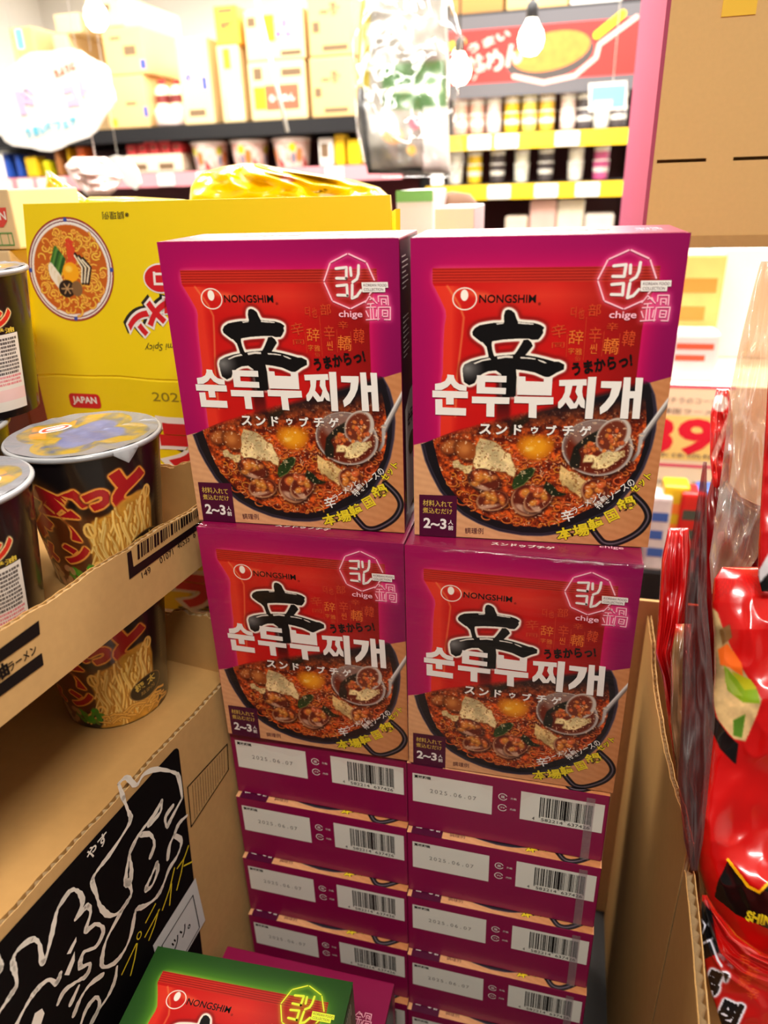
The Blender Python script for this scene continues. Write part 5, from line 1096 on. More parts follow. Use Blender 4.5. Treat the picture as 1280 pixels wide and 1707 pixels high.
bag('ramen_packet', [(945, 1204, 1440), (965, 1190, 1520), (1005, 1186, 1560), (1060, 1190, 1575), (1130, 1190, 1580), (1230, 1182, 1585), (1330, 1166, 1590), (1400, 1160, 1590), (1450, 1164, 1590), (1500, 1180, 1590), (1560, 1216, 1590), (1640, 1246, 1570)], .530, .030, paint_a, 'large glossy red packet with green vegetables and a black band, foremost at right', 'noodle packet', 14, .012, RG, tilt=-.02, nu=300, nv=380)
def paint_b(I, um, v0):
    n = noise2(I.ny, I.nx, 6, 4); I.c[:] = np.stack([160 + 24 * n, 6 + 6 * n, 5 + 4 * n], 2)
    I.put(I.poly([(x - um, y - v0) for x, y in [(1160, 1490), (1186, 1520), (1198, 1588), (1170, 1600), (1160, 1560)]], 0), (10, 8, 10))
    I.put(I.stroke([(x - um, y - v0) for x, y in [(1172, 1572), (1184, 1566), (1196, 1600), (1202, 1610)]], 4, 1), (226, 224, 236)); I.put(I.stroke([(x - um, y - v0) for x, y in [(1168, 1532), (1175, 1542), (1170, 1555)]], 3, 1), (226, 224, 236))
    for ch, x, y, s_ in (('라', 1194, 1640, 46), ('면', 1216, 1690, 46)):
        M = I.text(ch, x - um, y - v0, h=s_, w=s_ * .8, rot=24, bold=.09); I.put(I.grow(M, 3), (232, 228, 240)); I.put(M, (12, 8, 12))
    for k, ch in enumerate('辛新薪宰'): I.put(I.text(ch, 1240 + 14 * (k % 2) - um, 1600 + 36 * (k // 2) + 20 * (k % 2) - v0, h=20, rot=14), (216, 90, 20), .7)
bag('ramen_packet', [(1492, 1170, 1178), (1520, 1168, 1196), (1560, 1169, 1230), (1590, 1171, 1275), (1620, 1177, 1370), (1655, 1185, 1600), (1707, 1202, 1610), (1770, 1218, 1610), (1900, 1235, 1610), (2080, 1262, 1600)], .470, .014, paint_b, 'red packet with black brush lettering below the foremost one, lower right corner', 'noodle packet', 18, .006, RG, nu=340, nv=420)
def paint_food(I, um, v0):
    n = noise2(I.ny, I.nx, 9, 14)[..., None]; I.c[:] = np.array((150, 110, 74.)) * (.4 + n); n2 = noise2(I.ny, I.nx, 5, 15); I.put(np.clip(n2 * 5 - 2.6, 0, 1), (170, 16, 16))
bag('ramen_packet', [(880, 1114, 1148), (930, 1103, 1152), (980, 1100, 1150), (1040, 1096, 1142), (1090, 1092, 1126), (1130, 1104, 1132), (1400, 1140, 1176)], .64, .016, flat((172, 10, 12), 7, 30), 'narrow red packet standing upright beside the stacked boxes', 'noodle packet', 21, .010, RG)
bag('ramen_packet', [(1040, 1126, 1152), (1100, 1118, 1160), (1200, 1118, 1160), (1300, 1128, 1158), (1340, 1138, 1168), (1520, 1150, 1185)], .605, .012, paint_food, 'packet with a brownish food picture, low behind the torn carton edge', 'noodle packet', 22, .008, RG)
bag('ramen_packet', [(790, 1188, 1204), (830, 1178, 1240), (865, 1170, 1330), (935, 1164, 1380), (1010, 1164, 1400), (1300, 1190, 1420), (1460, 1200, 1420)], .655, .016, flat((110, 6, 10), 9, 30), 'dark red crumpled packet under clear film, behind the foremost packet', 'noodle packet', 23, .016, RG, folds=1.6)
def paint_e(I, um, v0):
    flat((180, 10, 12), 4, 30)(I, um, v0); I.put(I.poly([(x - um, y - v0) for x, y in [(1264, 950), (1282, 920), (1284, 985), (1262, 1000)]], 1), (226, 220, 224)); I.put(I.poly([(x - um, y - v0) for x, y in [(1262, 975), (1290, 945), (1330, 960), (1330, 1000), (1266, 1004)]], 1), (12, 10, 12))
bag('ramen_packet', [(560, 1284, 1500), (700, 1276, 1540), (800, 1270, 1550), (900, 1264, 1560), (960, 1263, 1560), (986, 1270, 1550)], .510, .012, paint_e, 'red packet cut off by the right edge, above the foremost packet', 'noodle packet', 24, .008, RG, nu=150, nv=220, back=.004)
def paint_f(I, um, v0):
    flat((214, 40, 40), 4, 30)(I, um, v0); I.put(I.ell(1200 - um, 672 - v0, 14, 14, 0, 3), (238, 220, 214)); I.put(I.stroke([(1218 - um, 690 - v0), (1190 - um, 760 - v0)], 9, 2), (240, 210, 196), .8)
bag('ramen_packet', [(648, 1194, 1216), (690, 1184, 1222), (760, 1183, 1222), (820, 1188, 1214)], .655, .012, paint_f, 'red and white packet standing at the back, left of the clear film', 'noodle packet', 25, .008, RG)
m_wrap = film_mat('clear_wrap', (238, 220, 200), .05, .10, 14, (1, 1, .35), .14)
m_wrap2 = film_mat('dusky_wrap', (200, 130, 128), 0.0, .30, 22, (1, 1, .25), .05)
bag('film_bag', [(436, 1268, 1300), (480, 1256, 1305), (560, 1236, 1300), (650, 1217, 1292), (750, 1207, 1286), (850, 1194, 1282), (930, 1182, 1262), (990, 1186, 1220)], .585, .016, flat((255, 255, 255)), 'tall clear plastic film bag standing over the red packets, right edge', 'plastic bag', 31, .022, None, folds=2.2, m_=m_wrap, nu=70, nv=120)
bag('film_bag', [(770, 1172, 1178), (900, 1152, 1178), (1000, 1142, 1178), (1100, 1138, 1186), (1200, 1136, 1192), (1300, 1130, 1182), (1400, 1140, 1172), (1452, 1152, 1162)], .482, .008, flat((255, 255, 255)), 'dusky folded strip of plastic film hanging along the red packets', 'plastic bag', 33, .014, None, folds=2.0, m_=m_wrap2, nu=50, nv=110)
# what stands on the shelf behind, seen between the boxes and the packets
YS = 0.98
struct('display_plinth', (0.16, YS - .01, 0), (0.75, YS + .35, at_y(1150, 640, YS)[2] - .0006), m_white)
zsh = float(at_y(1150, 640, YS)[2])
def sgn(D, w, h):
    D.rect(0, 0, w, h, mat('sign_cream', (250, 244, 214), .6), 0); D.rect(0, 0, w, 6, mat('ink_rose', (226, 70, 120), .6), 1); D.rect(0, h * .53, w, h * .53 + 6, mat('ink_rose', (226, 70, 120), .6), 1)
    D.rect(w * .05, h * .2, w * .95, h * .5, mat('ink_sun', (255, 240, 150), .6), 1); D.text('39', w * .36, h * .34, mat('ink_price', (230, 20, 60), .6), 2, w=w * .96, h=h * .25, bold=.035)
    for yy, s_ in ((.1, 'コチラのコーナー'), (.17, '韓国ラーメン'), (.47, '本体価格'), (.66, '新商品入荷'), (.8, '人気商品')): D.text(s_, w * .5, h * yy, m_ink_g, 2, w=w * .8, h=h * .035)
p0, p1 = at_y(1095, 640, YS - .02), at_y(1185, 885, YS - .02)
ps = empty('price_sign', (p0[0], YS - .0205, p1[2]), 0, 'cream price sign with pink lines and a big red number', 'sign'); w_, h_ = p1[0] - p0[0], p0[2] - p1[2]
b = MB(); b.box((0, 0, 0), (w_, .006, h_), m_white); b.build('board', ps); D = Deco(); sgn(D, w_ * 1000, h_ * 1000); D.build('price_print', lambda x, y, lay: (x / 1000, -.0006 - lay * .0004 + 0 * x, h_ - y / 1000), ps)
m_pack_y = mat('pack_pale_yellow', (240, 206, 120), .5, var=.25, scale=18); m_pack_p = mat('pack_pale_rose', (240, 200, 200), .5, var=.2, scale=20)
def pk(px0, px1, yf, dep, label, m_, dec=None, zb=None, name='snack_pack', group=None): return carton(px0, px1, yf, dep, label, m_=m_, name=name, deco=dec, group=group, bev=.006, zb=zb)
def lines(c, n=3, t='麺'):
    def f(D, w, h):
        for i in range(n): D.rect(w * .12, h * (.2 + .24 * i), w * (.88 - .15 * (i % 2)), h * (.32 + .24 * i), c, 0)
    return f
pk((1120, 424), (1196, 540), YS + .12, .1, 'tall pale yellow snack pack on the white shelf behind the boxes', m_pack_y, lines(mat('ink_pale_orange', (240, 150, 60), .6)), zsh)
pk((1120, 556), (1190, 640), YS + .02, .08, 'low white snack pack with orange print on the white shelf', mat('pack_white', (236, 222, 226), .5, var=.08, scale=20), lines(mat('ink_tomato', (226, 90, 60), .6), 2), zsh)
q0, q1 = at_y(1192, 418, YS + .2), at_y(1262, 650, YS + .2)
fr_ = empty('white_cabinet', ((q0[0] + q1[0]) / 2 + .1, YS + .28, zsh), 0, 'white cabinet with a cyan edge strip behind the clear film', 'cabinet')
b = MB(); b.box((q0[0] + .012 - fr_.location.x, -.05, 0.0003), (q1[0] + .12 - fr_.location.x, .05, q0[2] - zsh), m_white, .003); b.build('cabinet_body', fr_)
b = MB(); b.box((q0[0] - fr_.location.x, -.055, 0.0003), (q0[0] + .012 - fr_.location.x, .05, q0[2] - zsh), mat('cyan_strip', (120, 214, 236), .4)); b.build('edge_strip', fr_)
zlow = 0.72
struct('display_plinth', (0.16, YS - .20, 0), (0.7, YS - .03, zlow), m_dark)
cols = [((230, 230, 236), 'white'), ((240, 190, 40), 'yellow'), ((206, 40, 40), 'red'), ((60, 100, 180), 'blue'), ((240, 130, 50), 'orange'), ((70, 80, 70), 'dark'), ((200, 210, 230), 'pale blue')]
r = random.Random(4)
spots = [(1086, 868, 1112, 905), (1108, 850, 1138, 903), (1138, 862, 1166, 902), (1164, 858, 1188, 901)]
for i, (u0, v0, u1, v1) in enumerate(spots):
    c, nm = cols[i]; pk((u0, v0 - 40), (u1, v1), YS - .19 + .012 * (i % 2), .05, 'small %s candy bag on the dark stand below the price sign' % nm, mat('candy_' + nm.replace(' ', '_'), c, .3, var=.5, scale=30), lines(mat('ink_candy%d' % i, cols[(i + 3) % 7][0], .5), 3), zlow, 'candy_bag', 'small bags below the price sign')

# ================================================================ the shop behind
YL = 2.0
ZT = float(at_y(480, 199, YL)[2]); Z2 = float(at_y(480, 279, YL)[2])
sh = empty('store_shelf', (-1.3, YL + .25, 0), 0, 'long black store shelf with cartons on top, behind on the left', 'shelf')
def part(par, name, c0, c1, m_, bev=0):
    b = MB(); o_ = np.array(par.location); b.box(np.array(c0) - o_, np.array(c1) - o_, m_, bev); return b.build(name, par)
part(sh, 'shelf_board', (-2.3, YL, ZT - .042), (-.50, YL + .5, ZT), m_dark); part(sh, 'shelf_board', (-2.3, YL, Z2 - .02), (-.50, YL + .5, Z2), m_dark); part(sh, 'shelf_board', (-2.3, YL, 1.0), (-.50, YL + .5, 1.02), m_dark)
part(sh, 'back_panel', (-2.3, YL + .47, .02), (-.50, YL + .5, ZT), mat('maroon_panel', (96, 26, 40), .5)); part(sh, 'base', (-2.3, YL, 0.0005), (-.50, YL + .46, .12), m_dark)
for x in (-2.3, -1.4, -.53): part(sh, 'upright', (x, YL + .44, .12), (x + .03, YL + .468, ZT - .042), m_dark)
m_rail = mat('pink_rail', (240, 150, 160), .4); m_rail_y = mat('yellow_rail', (250, 206, 40), .4)
part(sh, 'price_rail', (-2.3, YL - .012, Z2 - .045), (-.50, YL - .0005, Z2 - .001), m_rail)
for i, u in enumerate((10, 45, 78, 100, 280, 345, 560)):
    q = at_y(u, 300, YL); part(sh, 'price_card', (q[0] - .03, YL - .0145, Z2 - .042), (q[0] + .03, YL - .0125, Z2 - .004), mat('price_card_white', (240, 236, 230), .5))
m_tan = mat('tan_carton', (222, 186, 128), .75, var=.06, scale=8, spec=.2); m_tan2 = mat('pale_carton', (236, 210, 160), .75, var=.05, scale=8, spec=.2); m_or_c = mat('amber_carton', (240, 176, 60), .7, var=.06, scale=8)
m_blue = mat('ink_blue', (60, 80, 170), .6); m_tx = mat('ink_carton_grey', (120, 96, 70), .7); m_sal = mat('ink_salmon', (240, 96, 70), .6); m_vio = mat('ink_violet', (150, 110, 190), .6); m_ye = mat('ink_carton_yellow', (250, 210, 20), .6); m_wh = mat('ink_carton_white', (250, 246, 240), .6)
CG = 'cartons stored on top of the left shelf'
def cdec(*items):
    def f(D, w, h):
        for it in items:
            if it[0] == 'r': D.rect(it[1] * w, it[2] * h, it[3] * w, it[4] * h, it[5], it[6] if len(it) > 6 else 0)
            elif it[0] == 't': D.text(it[1], it[2] * w, it[3] * h, it[5], 1, w=it[4] * w, bold=.04)
    return f
foot = ('r', .25, .86, .8, .93, None)
def cfoot(m_=m_tx): return ('r', .3, .84, .85, .92, m_)
ZC = ZT + .0006
def zc(u, v, y=None): return float(at_y(u, v, y or YL + .02)[2])
def oncart(px0, px1, dep, label, m_, dec, yf=YL + .02, zb=None, zt_=None): return carton(px0, px1, yf, dep, label, m_=m_, deco=dec, group=CG, bev=.006, zb=zb, zt_=zt_)
oncart((290, 64), (355, 182), .30, 'pale carton with a blue swirl mark on the shelf top', m_tan2, cdec(('t', 'めん', .45, .45, .5, m_blue), ('r', .74, .45, .9, .6, m_blue), ('r', .2, .82, .75, .9, m_tx)), zb=ZC)
oncart((359, 76), (406, 180), .30, 'pale carton with white and yellow stickers, right of the blue-marked one', m_tan2, cdec(('r', .3, .05, .6, .3, m_ye), ('r', .4, .52, .95, .95, m_wh), ('r', .1, .5, .3, .7, m_rail)), zb=ZC)
oncart((354, 10), (400, 75), .28, 'amber carton standing on the stickered carton', m_or_c, cdec(('t', '辛麺', .5, .5, .5, m_tx), ('r', .2, .1, .8, .18, m_tx)), zb=zc(380, 76) + .0006)
Zk = zc(460, 101)
oncart((411, 101), (512, 199), .32, 'pale carton with a red and yellow label on the shelf top', m_tan2, cdec(('r', .28, .4, .88, .82, m_sal, 0), ('r', .08, .42, .28, .8, m_ye, 0), ('t', 'らーめん', .58, .62, .45, m_wh), ('r', .1, .1, .25, .3, m_tx), ('r', .6, .14, .95, .26, m_tx)), zb=ZC, zt_=Zk)
oncart((404, 18), (508, 101), .32, 'pale carton with purple lettering standing on the red-labelled carton', m_tan2, cdec(('r', .32, .12, .52, .62, m_ye), ('t', 'うまい', .7, .3, .35, m_vio), ('t', '麺家', .7, .55, .35, m_vio), ('r', .06, .14, .2, .32, m_tx), ('r', .6, .82, .95, .92, m_tx)), zb=Zk + .0006)
oncart((514, 94), (592, 196), .32, 'tan carton at the right end of the shelf top, lower of two', m_tan, cdec(('t', '~み', .5, .35, .45, m_tx), cfoot(), ('r', .1, .5, .25, .65, m_tx)), zb=ZC, zt_=zc(550, 94))
oncart((509, -22), (592, 93), .32, 'tan carton at the right end of the shelf top, upper of two', m_tan, cdec(('t', '~み', .5, .35, .45, m_tx), cfoot(), ('r', .1, .5, .25, .65, m_tx)), zb=zc(550, 94) + .0006)
Zl = zc(200, 126)
oncart((168, 127), (250, 208), .55, 'tan carton with yellow dots, lower of two left of the bottles', m_tan, cdec(('r', .12, .8, .22, .95, m_ye), ('r', .5, .5, .75, .56, m_tx), ('r', .9, .6, 1, .8, m_blue)), zb=ZC, zt_=Zl)
oncart((166, 44), (246, 126), .55, 'tan carton with a blue stripe, upper of two left of the bottles', m_tan, cdec(('r', .2, .2, .45, .26, m_tx), ('r', .5, .4, .8, .6, m_tx), ('r', .86, .7, 1, .9, m_blue)), zb=Zl + .0006, zt_=zc(200, 44))
oncart((140, -6), (205, 43), .4, 'pale carton on top of the blue-striped one', m_tan2, cdec(('r', .3, .3, .7, .5, m_tx)), zb=zc(200, 44) + .0006)
oncart((86, 58), (138, 208), .4, 'tall pale carton left of the blue-striped one', m_tan2, cdec(('r', .1, .4, .9, .44, m_tx)), zb=ZC)
oncart((88, 24), (136, 57), .4, 'small pale carton on the tall pale one', m_tan2, None, zb=zc(100, 58) + .0006)
oncart((14, 46), (84, 208), .4, 'tan carton with a cyan label at the far left of the shelf top', m_tan, cdec(('r', .25, .02, .55, .2, mat('ink_cyan', (120, 220, 250), .5)), ('r', .1, .32, .6, .42, m_tx)), zb=ZC)
oncart((352, 181), (408, 205), .1, 'flat yellow box under the stickered carton', mat('yellow_box', (250, 220, 10), .4), None, yf=YL + .003, zb=ZC) if False else None
def bottle(x, y, z, h, r_, cols_, label, cat='bottle', name='bottle', group=None):
    t = empty(name, (x, y, z), 0, label, cat, group)
    b = MB(); b.lathe([(r_ * .94, 0), (r_, h * .04), (r_, h * .6), (r_ * .9, h * .68), (r_ * .5, h * .8), (r_ * .45, h * .84)], cols_[0], 18); b.build('bottle_body', t)
    b = MB(); b.lathe([(r_ * .52, h * .84), (r_ * .52, h), (r_ * .46, h * 1.0)], cols_[1], 14); b.build('cap', t)
    b = MB(); b.lathe([(r_ * 1.015, h * .15), (r_ * 1.015, h * .45)], cols_[2], 18, cap=False); b.build('label_band', t)
zt_tub = ZC
tubs = at_y(281, 207, YL + .03); b = MB(); b.lathe([(.05, 0), (.056, .01), (.058, .05), (.05, .058)], mat('tub_pink_white', (246, 226, 222), .4), 24)
tag(b.build('plastic_tub', None, (tubs[0], YL + .07, ZC)), 'low pinkish white tub on the shelf top below the bottles', 'tub')
for i, u in enumerate((263, 287)):
    q = at_y(u, 180, YL + .16); bottle(tubs[0] + (-.028, .028)[i], YL + .07, ZC + .0585, zc(u, 134, YL + .07) - ZC - .0585, .025, (mat('bottle_cream', (240, 226, 200), .3), m_red, mat('bottle_maroon', (120, 40, 40), .4)), 'cream bottle with a red cap on the shelf top, %s of two' % (('left', 'right')[i]), group='cream bottles on the shelf top')
# second shelf: bowls, boxes, packets
Z2s = Z2 + .0006
m_bowl = mat('bowl_white', (240, 226, 216), .4, coat=.3)
def bowl_ink():
    P = Ink(400, 100, 1.6, (236, 210, 200)); n = noise2(P.ny, P.nx, 24, 6); P.put(np.clip(n * 4 - 1.8, 0, 1), (214, 130, 110), .6)
    for x in range(0, 400, 100): P.put(P.ell(x + 60, 30, 12, 16, 0, 2), (200, 200, 30)); P.put(P.ell(x + 62, 66, 9, 20, 0, 2), (130, 130, 150)); P.put(P.poly([(x + 4, 60), (x + 26, 95), (x, 98)], 1), (206, 50, 50)); P.put(P.ell(x + 84, 56, 12, 26, 0, 3), (220, 120, 50))
    P.put((P.Y < 8).astype(float), (250, 248, 244)); return P
BI = bowl_ink(); bh = ZT - .042 - Z2s - .012
def bfn(x, y):
    a = x / 400 * 2 * math.pi; h = 1 - y / 100; r_ = .053 + .011 * h; return r_ * np.cos(a), r_ * np.sin(a), h * bh
bowl0 = empty('noodle_bowl', (0, 0, 0)); link('printed_wall', BI.mesh('printed_wall', bfn, print_mat('bowl_print', .4, .3)), bowl0)
b = MB(); b.lathe([(.064, bh - .002), (.067, bh), (.067, bh + .004), (.063, bh + .006), (.001, bh + .0065)], m_bowl, 32, cap=False); b.build('lid', bowl0)
b = MB(); b.lathe([(.048, 0), (.053, .001)], m_bowl, 24); b.build('base', bowl0)
for i, u in enumerate((351, 417, 487)):
    o = bowl0 if i == 0 else copy_tree(bowl0); q = at_y(u, 250, YL + .08); o.location = (q[0], YL + .08, Z2s); o.rotation_euler = (0, 0, .5 * i)
    tag(o, 'large white noodle bowl on the second shelf, %s of three' % ('left', 'middle', 'right')[i], 'noodle bowl', 'large white noodle bowls on the shelf')
SG = 'goods on the second shelf at left'
def good(px0, px1, dep, label, m_, dec=None, yf=YL + .03, zb=None, zt_=None, name='goods_box'): return carton(px0, px1, yf, dep, label, m_=m_, deco=dec, name=name, group=SG, bev=.004, zb=Z2s if zb is None else zb, zt_=min(ZT - .046, zt_ if zt_ is not None else float(at_y(px0[0], px0[1], yf)[2])))
m_yp = mat('yellow_pack', (252, 200, 30), .35, var=.2, scale=20); m_op = mat('orange_pack', (240, 110, 50), .35, var=.3, scale=20); m_bp = mat('blue_can', (50, 90, 190), .3, var=.2, scale=20)
good((530, 230), (556, 279), .06, 'white box right of the large bowls', m_wh, cdec(('r', .15, .2, .7, .7, m_tx)), zb=Z2s)
good((556, 214), (575, 279), .06, 'tall yellow packet right of the white box', m_yp, zb=Z2s)
good((578, 232), (600, 279), .06, 'short yellow packet right of the tall yellow one', m_yp, zb=Z2s)
tz_ = zc(270, 256)
good((208, 256), (306, 284), .16, 'cream tray box with dark windows on the second shelf', mat('cream_tray', (244, 224, 196), .5), cdec(('r', .12, .5, .36, .85, m_tx), ('r', .58, .5, .84, .85, m_tx)), zt_=tz_)
for i in range(5):
    u = 209 + i * 19; good((u, 237), (u + 17.5, 256), .08, 'small red box in the row on the cream tray, number %s from the left' % ('one', 'two', 'three', 'four', 'five')[i], mat('red_box', (220, 70, 74), .4, var=.2, scale=20), cdec(('r', .3, .3, .7, .6, m_tx)), zb=tz_ + .0006, zt_=zc(270, 238))
for i in range(2):
    u = 236 + i * 24; good((u, 218), (u + 22, 237), .08, 'small red box on top of the red row, %s of two' % ('left', 'right')[i], mat('red_box', (220, 70, 74), .4), cdec(('r', .3, .3, .7, .6, m_tx)), zb=zc(270, 238) + .0008)
for i, (u0, u1, v, m_, nm) in enumerate(((2, 20, 256, m_bp, 'blue tall can at the far left of the second shelf'), (23, 38, 258, m_bp, 'blue can beside the tall blue can'), (40, 66, 262, m_yp, 'yellow box beside the blue cans'), (70, 86, 268, mat('lime_pack', (214, 206, 20), .4), 'lime yellow pack beside the yellow box'), (88, 106, 246, mat('brown_pack', (170, 110, 60), .4, var=.3), 'brown pack on the second shelf'), (108, 122, 238, m_yp, 'narrow yellow packet beside the brown pack'), (124, 148, 236, m_op, 'orange red packet beside the narrow yellow packet'))): good((u0, v), (u1, 300), .06, nm, m_, zb=Z2s)

# right-hand shelf with the banner
YR = 2.4
rsh = empty('store_shelf', (-.13, YR + .22, 0), 0, 'store shelf with yellow price rails and cup noodles under a red banner', 'shelf')
za, zb2 = float(at_y(880, 219, YR)[2]), float(at_y(880, 304, YR)[2]); xa, xb = -.50, .24
m_sh = mat('shelf_back_maroon', (70, 16, 22), .6)
part(rsh, 'back_panel', (xa, YR + .40, .02), (xb, YR + .42, 1.98), m_sh); part(rsh, 'base', (xa, YR, .0005), (xb, YR + .40, .1), m_dark)
for z_ in (za, zb2, 1.12): part(rsh, 'shelf_board', (xa, YR, z_ - .02), (xb, YR + .40, z_), m_dark)
for z_ in (za, zb2): part(rsh, 'price_rail', (xa, YR - .015, z_ - .052), (xb, YR - .0005, z_ - .004), m_rail_y)
for i, (u, z_, m_) in enumerate(((800, za, m_wh), (845, za, m_wh), (945, za, mat('price_card_white', (240, 236, 230), .5)), (835, zb2, m_wh), (915, zb2, mat('price_card_white', (240, 236, 230), .5)), (985, zb2, m_wh))):
    q = at_y(u, 240, YR); part(rsh, 'price_card', (q[0] - .04, YR - .018, z_ - .05), (q[0] + .04, YR - .0155, z_ - .006), m_)
for x in (xa, xb - .03): part(rsh, 'upright', (x, YR + .36, .1), (x + .03, YR + .398, 1.98), m_dark)
zb0, zb1 = float(at_y(880, 158, YR)[2]), float(at_y(880, 18, YR)[2])
part(rsh, 'top_board', (xa, YR + .02, zb1 - .01), (xb, YR + .40, zb1 + .01), m_dark)
bn = empty('banner_sign', (xa, YR + .005, zb0), 0, 'red banner with a frying pan of noodles above the right shelf', 'sign'); bw, bh_ = xb - xa - .02, zb1 - zb0
b = MB(); b.box((0, 0, 0), (bw, .012, bh_), mat('banner_grey', (92, 90, 96), .5)); b.build('board', bn)
D = Deco(); w_, h_ = bw * 1000, bh_ * 1000
m_ban = mat('banner_red', (232, 40, 36), .5); m_pan = mat('banner_pan', (70, 62, 62), .5); m_nood = mat('banner_noodle', (240, 130, 50), .5, var=.4, scale=40); m_pk = mat('banner_pink', (250, 190, 180), .5)
D.rect(0, h_ * .17, w_, h_ * .82, m_ban, 0)
D.poly([(w_ * .58 + w_ * .20 * math.cos(t), h_ * .55 + h_ * .28 * math.sin(t) - (math.cos(t) * h_ * .06)) for t in np.linspace(0, 6.28, 30)], m_pan, 1)
D.ribbon([(w_ * .42, h_ * .76), (w_ * .56, h_ * .86), (w_ * .70, h_ * .80), (w_ * .79, h_ * .6), (w_ * .80, h_ * .45), (w_ * .95, h_ * .17)], 14, m_pk, 1.5)
D.poly([(w_ * .585 + w_ * .175 * math.cos(t), h_ * .49 + h_ * .23 * math.sin(t) - (math.cos(t) * h_ * .06)) for t in np.linspace(0, 6.28, 30)], m_nood, 2)
D.ribbon([(w_ * .785, h_ * .34), (w_ * .89, h_ * .12)], 22, m_ye, 2.5)
D.text('炒めん', w_ * .33, h_ * .56, m_pk, 3, w=w_ * .26, h=h_ * .3, rot=-14, bold=.06); D.text('うまい', w_ * .30, h_ * .32, m_pk, 3, w=w_ * .2, h=h_ * .11, rot=-16, bold=.04)
for x, y in ((.13, .34), (.17, .3), (.20, .62)): D.disc(w_ * x, h_ * y, 16, 14, m_ye, 2)
D.build('banner_print', lambda x, y, lay: (x / 1000, -.0008 - lay * .0006 + 0 * x, h_ / 1000 - y / 1000), bn)
def cupset(name, h):
    t = empty(name, (0, 0, 0)); b = MB(); b.lathe([(.032, 0), (.034, .004), (.043, h * .94)], m_white, 20); return t, b
UC = {}
def rack_cup(u, tier, zsf, yy, col, label, h=(za - zb2 - .032) / 2, inv=False):
    key = (col, inv)
    if key not in UC:
        t = empty('cup_noodle', (0, 0, 0)); m_ = mat('rackcup_%d_%d_%d' % col, col, .4, var=.45, scale=26)
        lo, hi = (.024, .0275) if not inv else (.042, .030)
        b = MB(); b.lathe([(lo, 0), (lo + .001, .003), (hi, h * .93)], m_, 22); b.build('cup_wall', t)
        b = MB(); b.lathe([(hi + .001, h * .93), (hi + .0018, h * .95), (hi + .0018, h * .99), (hi - .002, h)], m_wh, 22); b.build('cup_lid', t)
        b = MB(); b.lathe([(lo + (hi - lo) * .35 + .0006, h * .35), (lo + (hi - lo) * .62 + .0006, h * .62)], mat('cup_band_pale', (246, 236, 224), .5, var=.3, scale=40), 22, cap=False); b.build('label_band', t)
        UC[key] = t; o = t
    else: o = copy_tree(UC[key])
    q = at_y(u, 200, yy); o.location = (q[0], yy, zsf + .0006 + tier * (h + .0008)); tag(o, label, 'cup noodle', 'cup noodles on the right shelf')
nth = ('first', 'second', 'third', 'fourth', 'fifth', 'sixth', 'seventh', 'eighth', 'ninth', 'tenth')
pink, yellow, blackc, whitec, purp = (236, 170, 150), (250, 186, 40), (70, 62, 64), (240, 226, 206), (190, 80, 130)
for i, (u, c) in enumerate(((768, pink), (795, pink), (823, (244, 196, 190)), (853, yellow), (882, (250, 206, 90)), (911, (246, 176, 60)), (946, (226, 190, 180)), (974, blackc), (1002, whitec), (1030, blackc))):
    for t in range(2): rack_cup(u, t, za, YR + .06, c, 'cup noodle on the upper yellow-railed shelf, %s stack from the left, %s' % (nth[i], ('lower', 'upper')[t]))
for i, (u, c) in enumerate(((760, whitec), (793, yellow), (832, blackc), (873, (226, 220, 200)), (914, blackc), (965, whitec), (1008, purp))):
    for t in range(2): rack_cup(u, t, zb2, YR + .06, c, 'cup noodle on the lower yellow-railed shelf, %s stack from the left, %s' % (nth[i], ('lower', 'upper')[t]))
z3 = 1.12
for i, (u0, v0, u1, c) in enumerate(((842, 360, 878, (246, 220, 200)), (884, 332, 924, (240, 190, 180)), (930, 332, 970, (246, 226, 206)), (976, 356, 1020, (244, 226, 216)))):
    carton((u0, v0), (u1, 400), YR + .04, .1, 'pale cup carton on the bottom shelf in the right unit, %s from the left' % nth[i], m_=mat('pale_goods%d' % i, c, .5, var=.2, scale=20), name='goods_box', group='pale boxes on the bottom right shelf', bev=.01, zb=z3 + .0006)
carton((845, -20), (945, 30), YR + .06, .25, 'tan carton lying on top of the banner shelf', m_=m_tan, deco=cdec(('r', .2, .3, .4, .6, m_tx), ('r', .8, .1, .95, .4, m_tx)), zb=zb1 + .0106, zt_=zb1 + .13)
carton((955, -60), (1035, 16), YR + .06, .25, 'white carton lying on top of the banner shelf', m_=m_wh, zb=zb1 + .0106, zt_=zb1 + .14)
carton((752, -30), (838, 30), YR + .06, .25, 'brown carton lying on top of the banner shelf, left', m_=mat('brown_carton', (176, 130, 70), .7), zb=zb1 + .0106, zt_=zb1 + .12)
# white boxes on a counter just behind the yellow carton
zq = 1.300
struct('display_plinth', (-.46, .56, 0), (.10, .92, zq), m_plinth)
carton((660, 318), (722, 400), .70, .12, 'white carton with a pale green top band behind the boxes', m_=m_wh, deco=cdec(('r', 0, 0, 1, .2, mat('ink_soft_green', (130, 196, 110), .5))), zb=zq + .0006)
carton((724, 346), (790, 400), .57, .11, 'low white carton beside the green-banded one', m_=m_wh, zb=zq + .0006)
b = MB(); b.lathe([(.001, .075), (.03, .070), (.048, .05), (.055, .02), (.05, 0.0)], mat('brown_felt', (110, 76, 48), .8), 24)
q = at_y(752, 330, .84); tag(b.build('bread_bun', None, (q[0], .85, zq + .0006)), 'rounded brown lump behind the low white carton', 'bun')

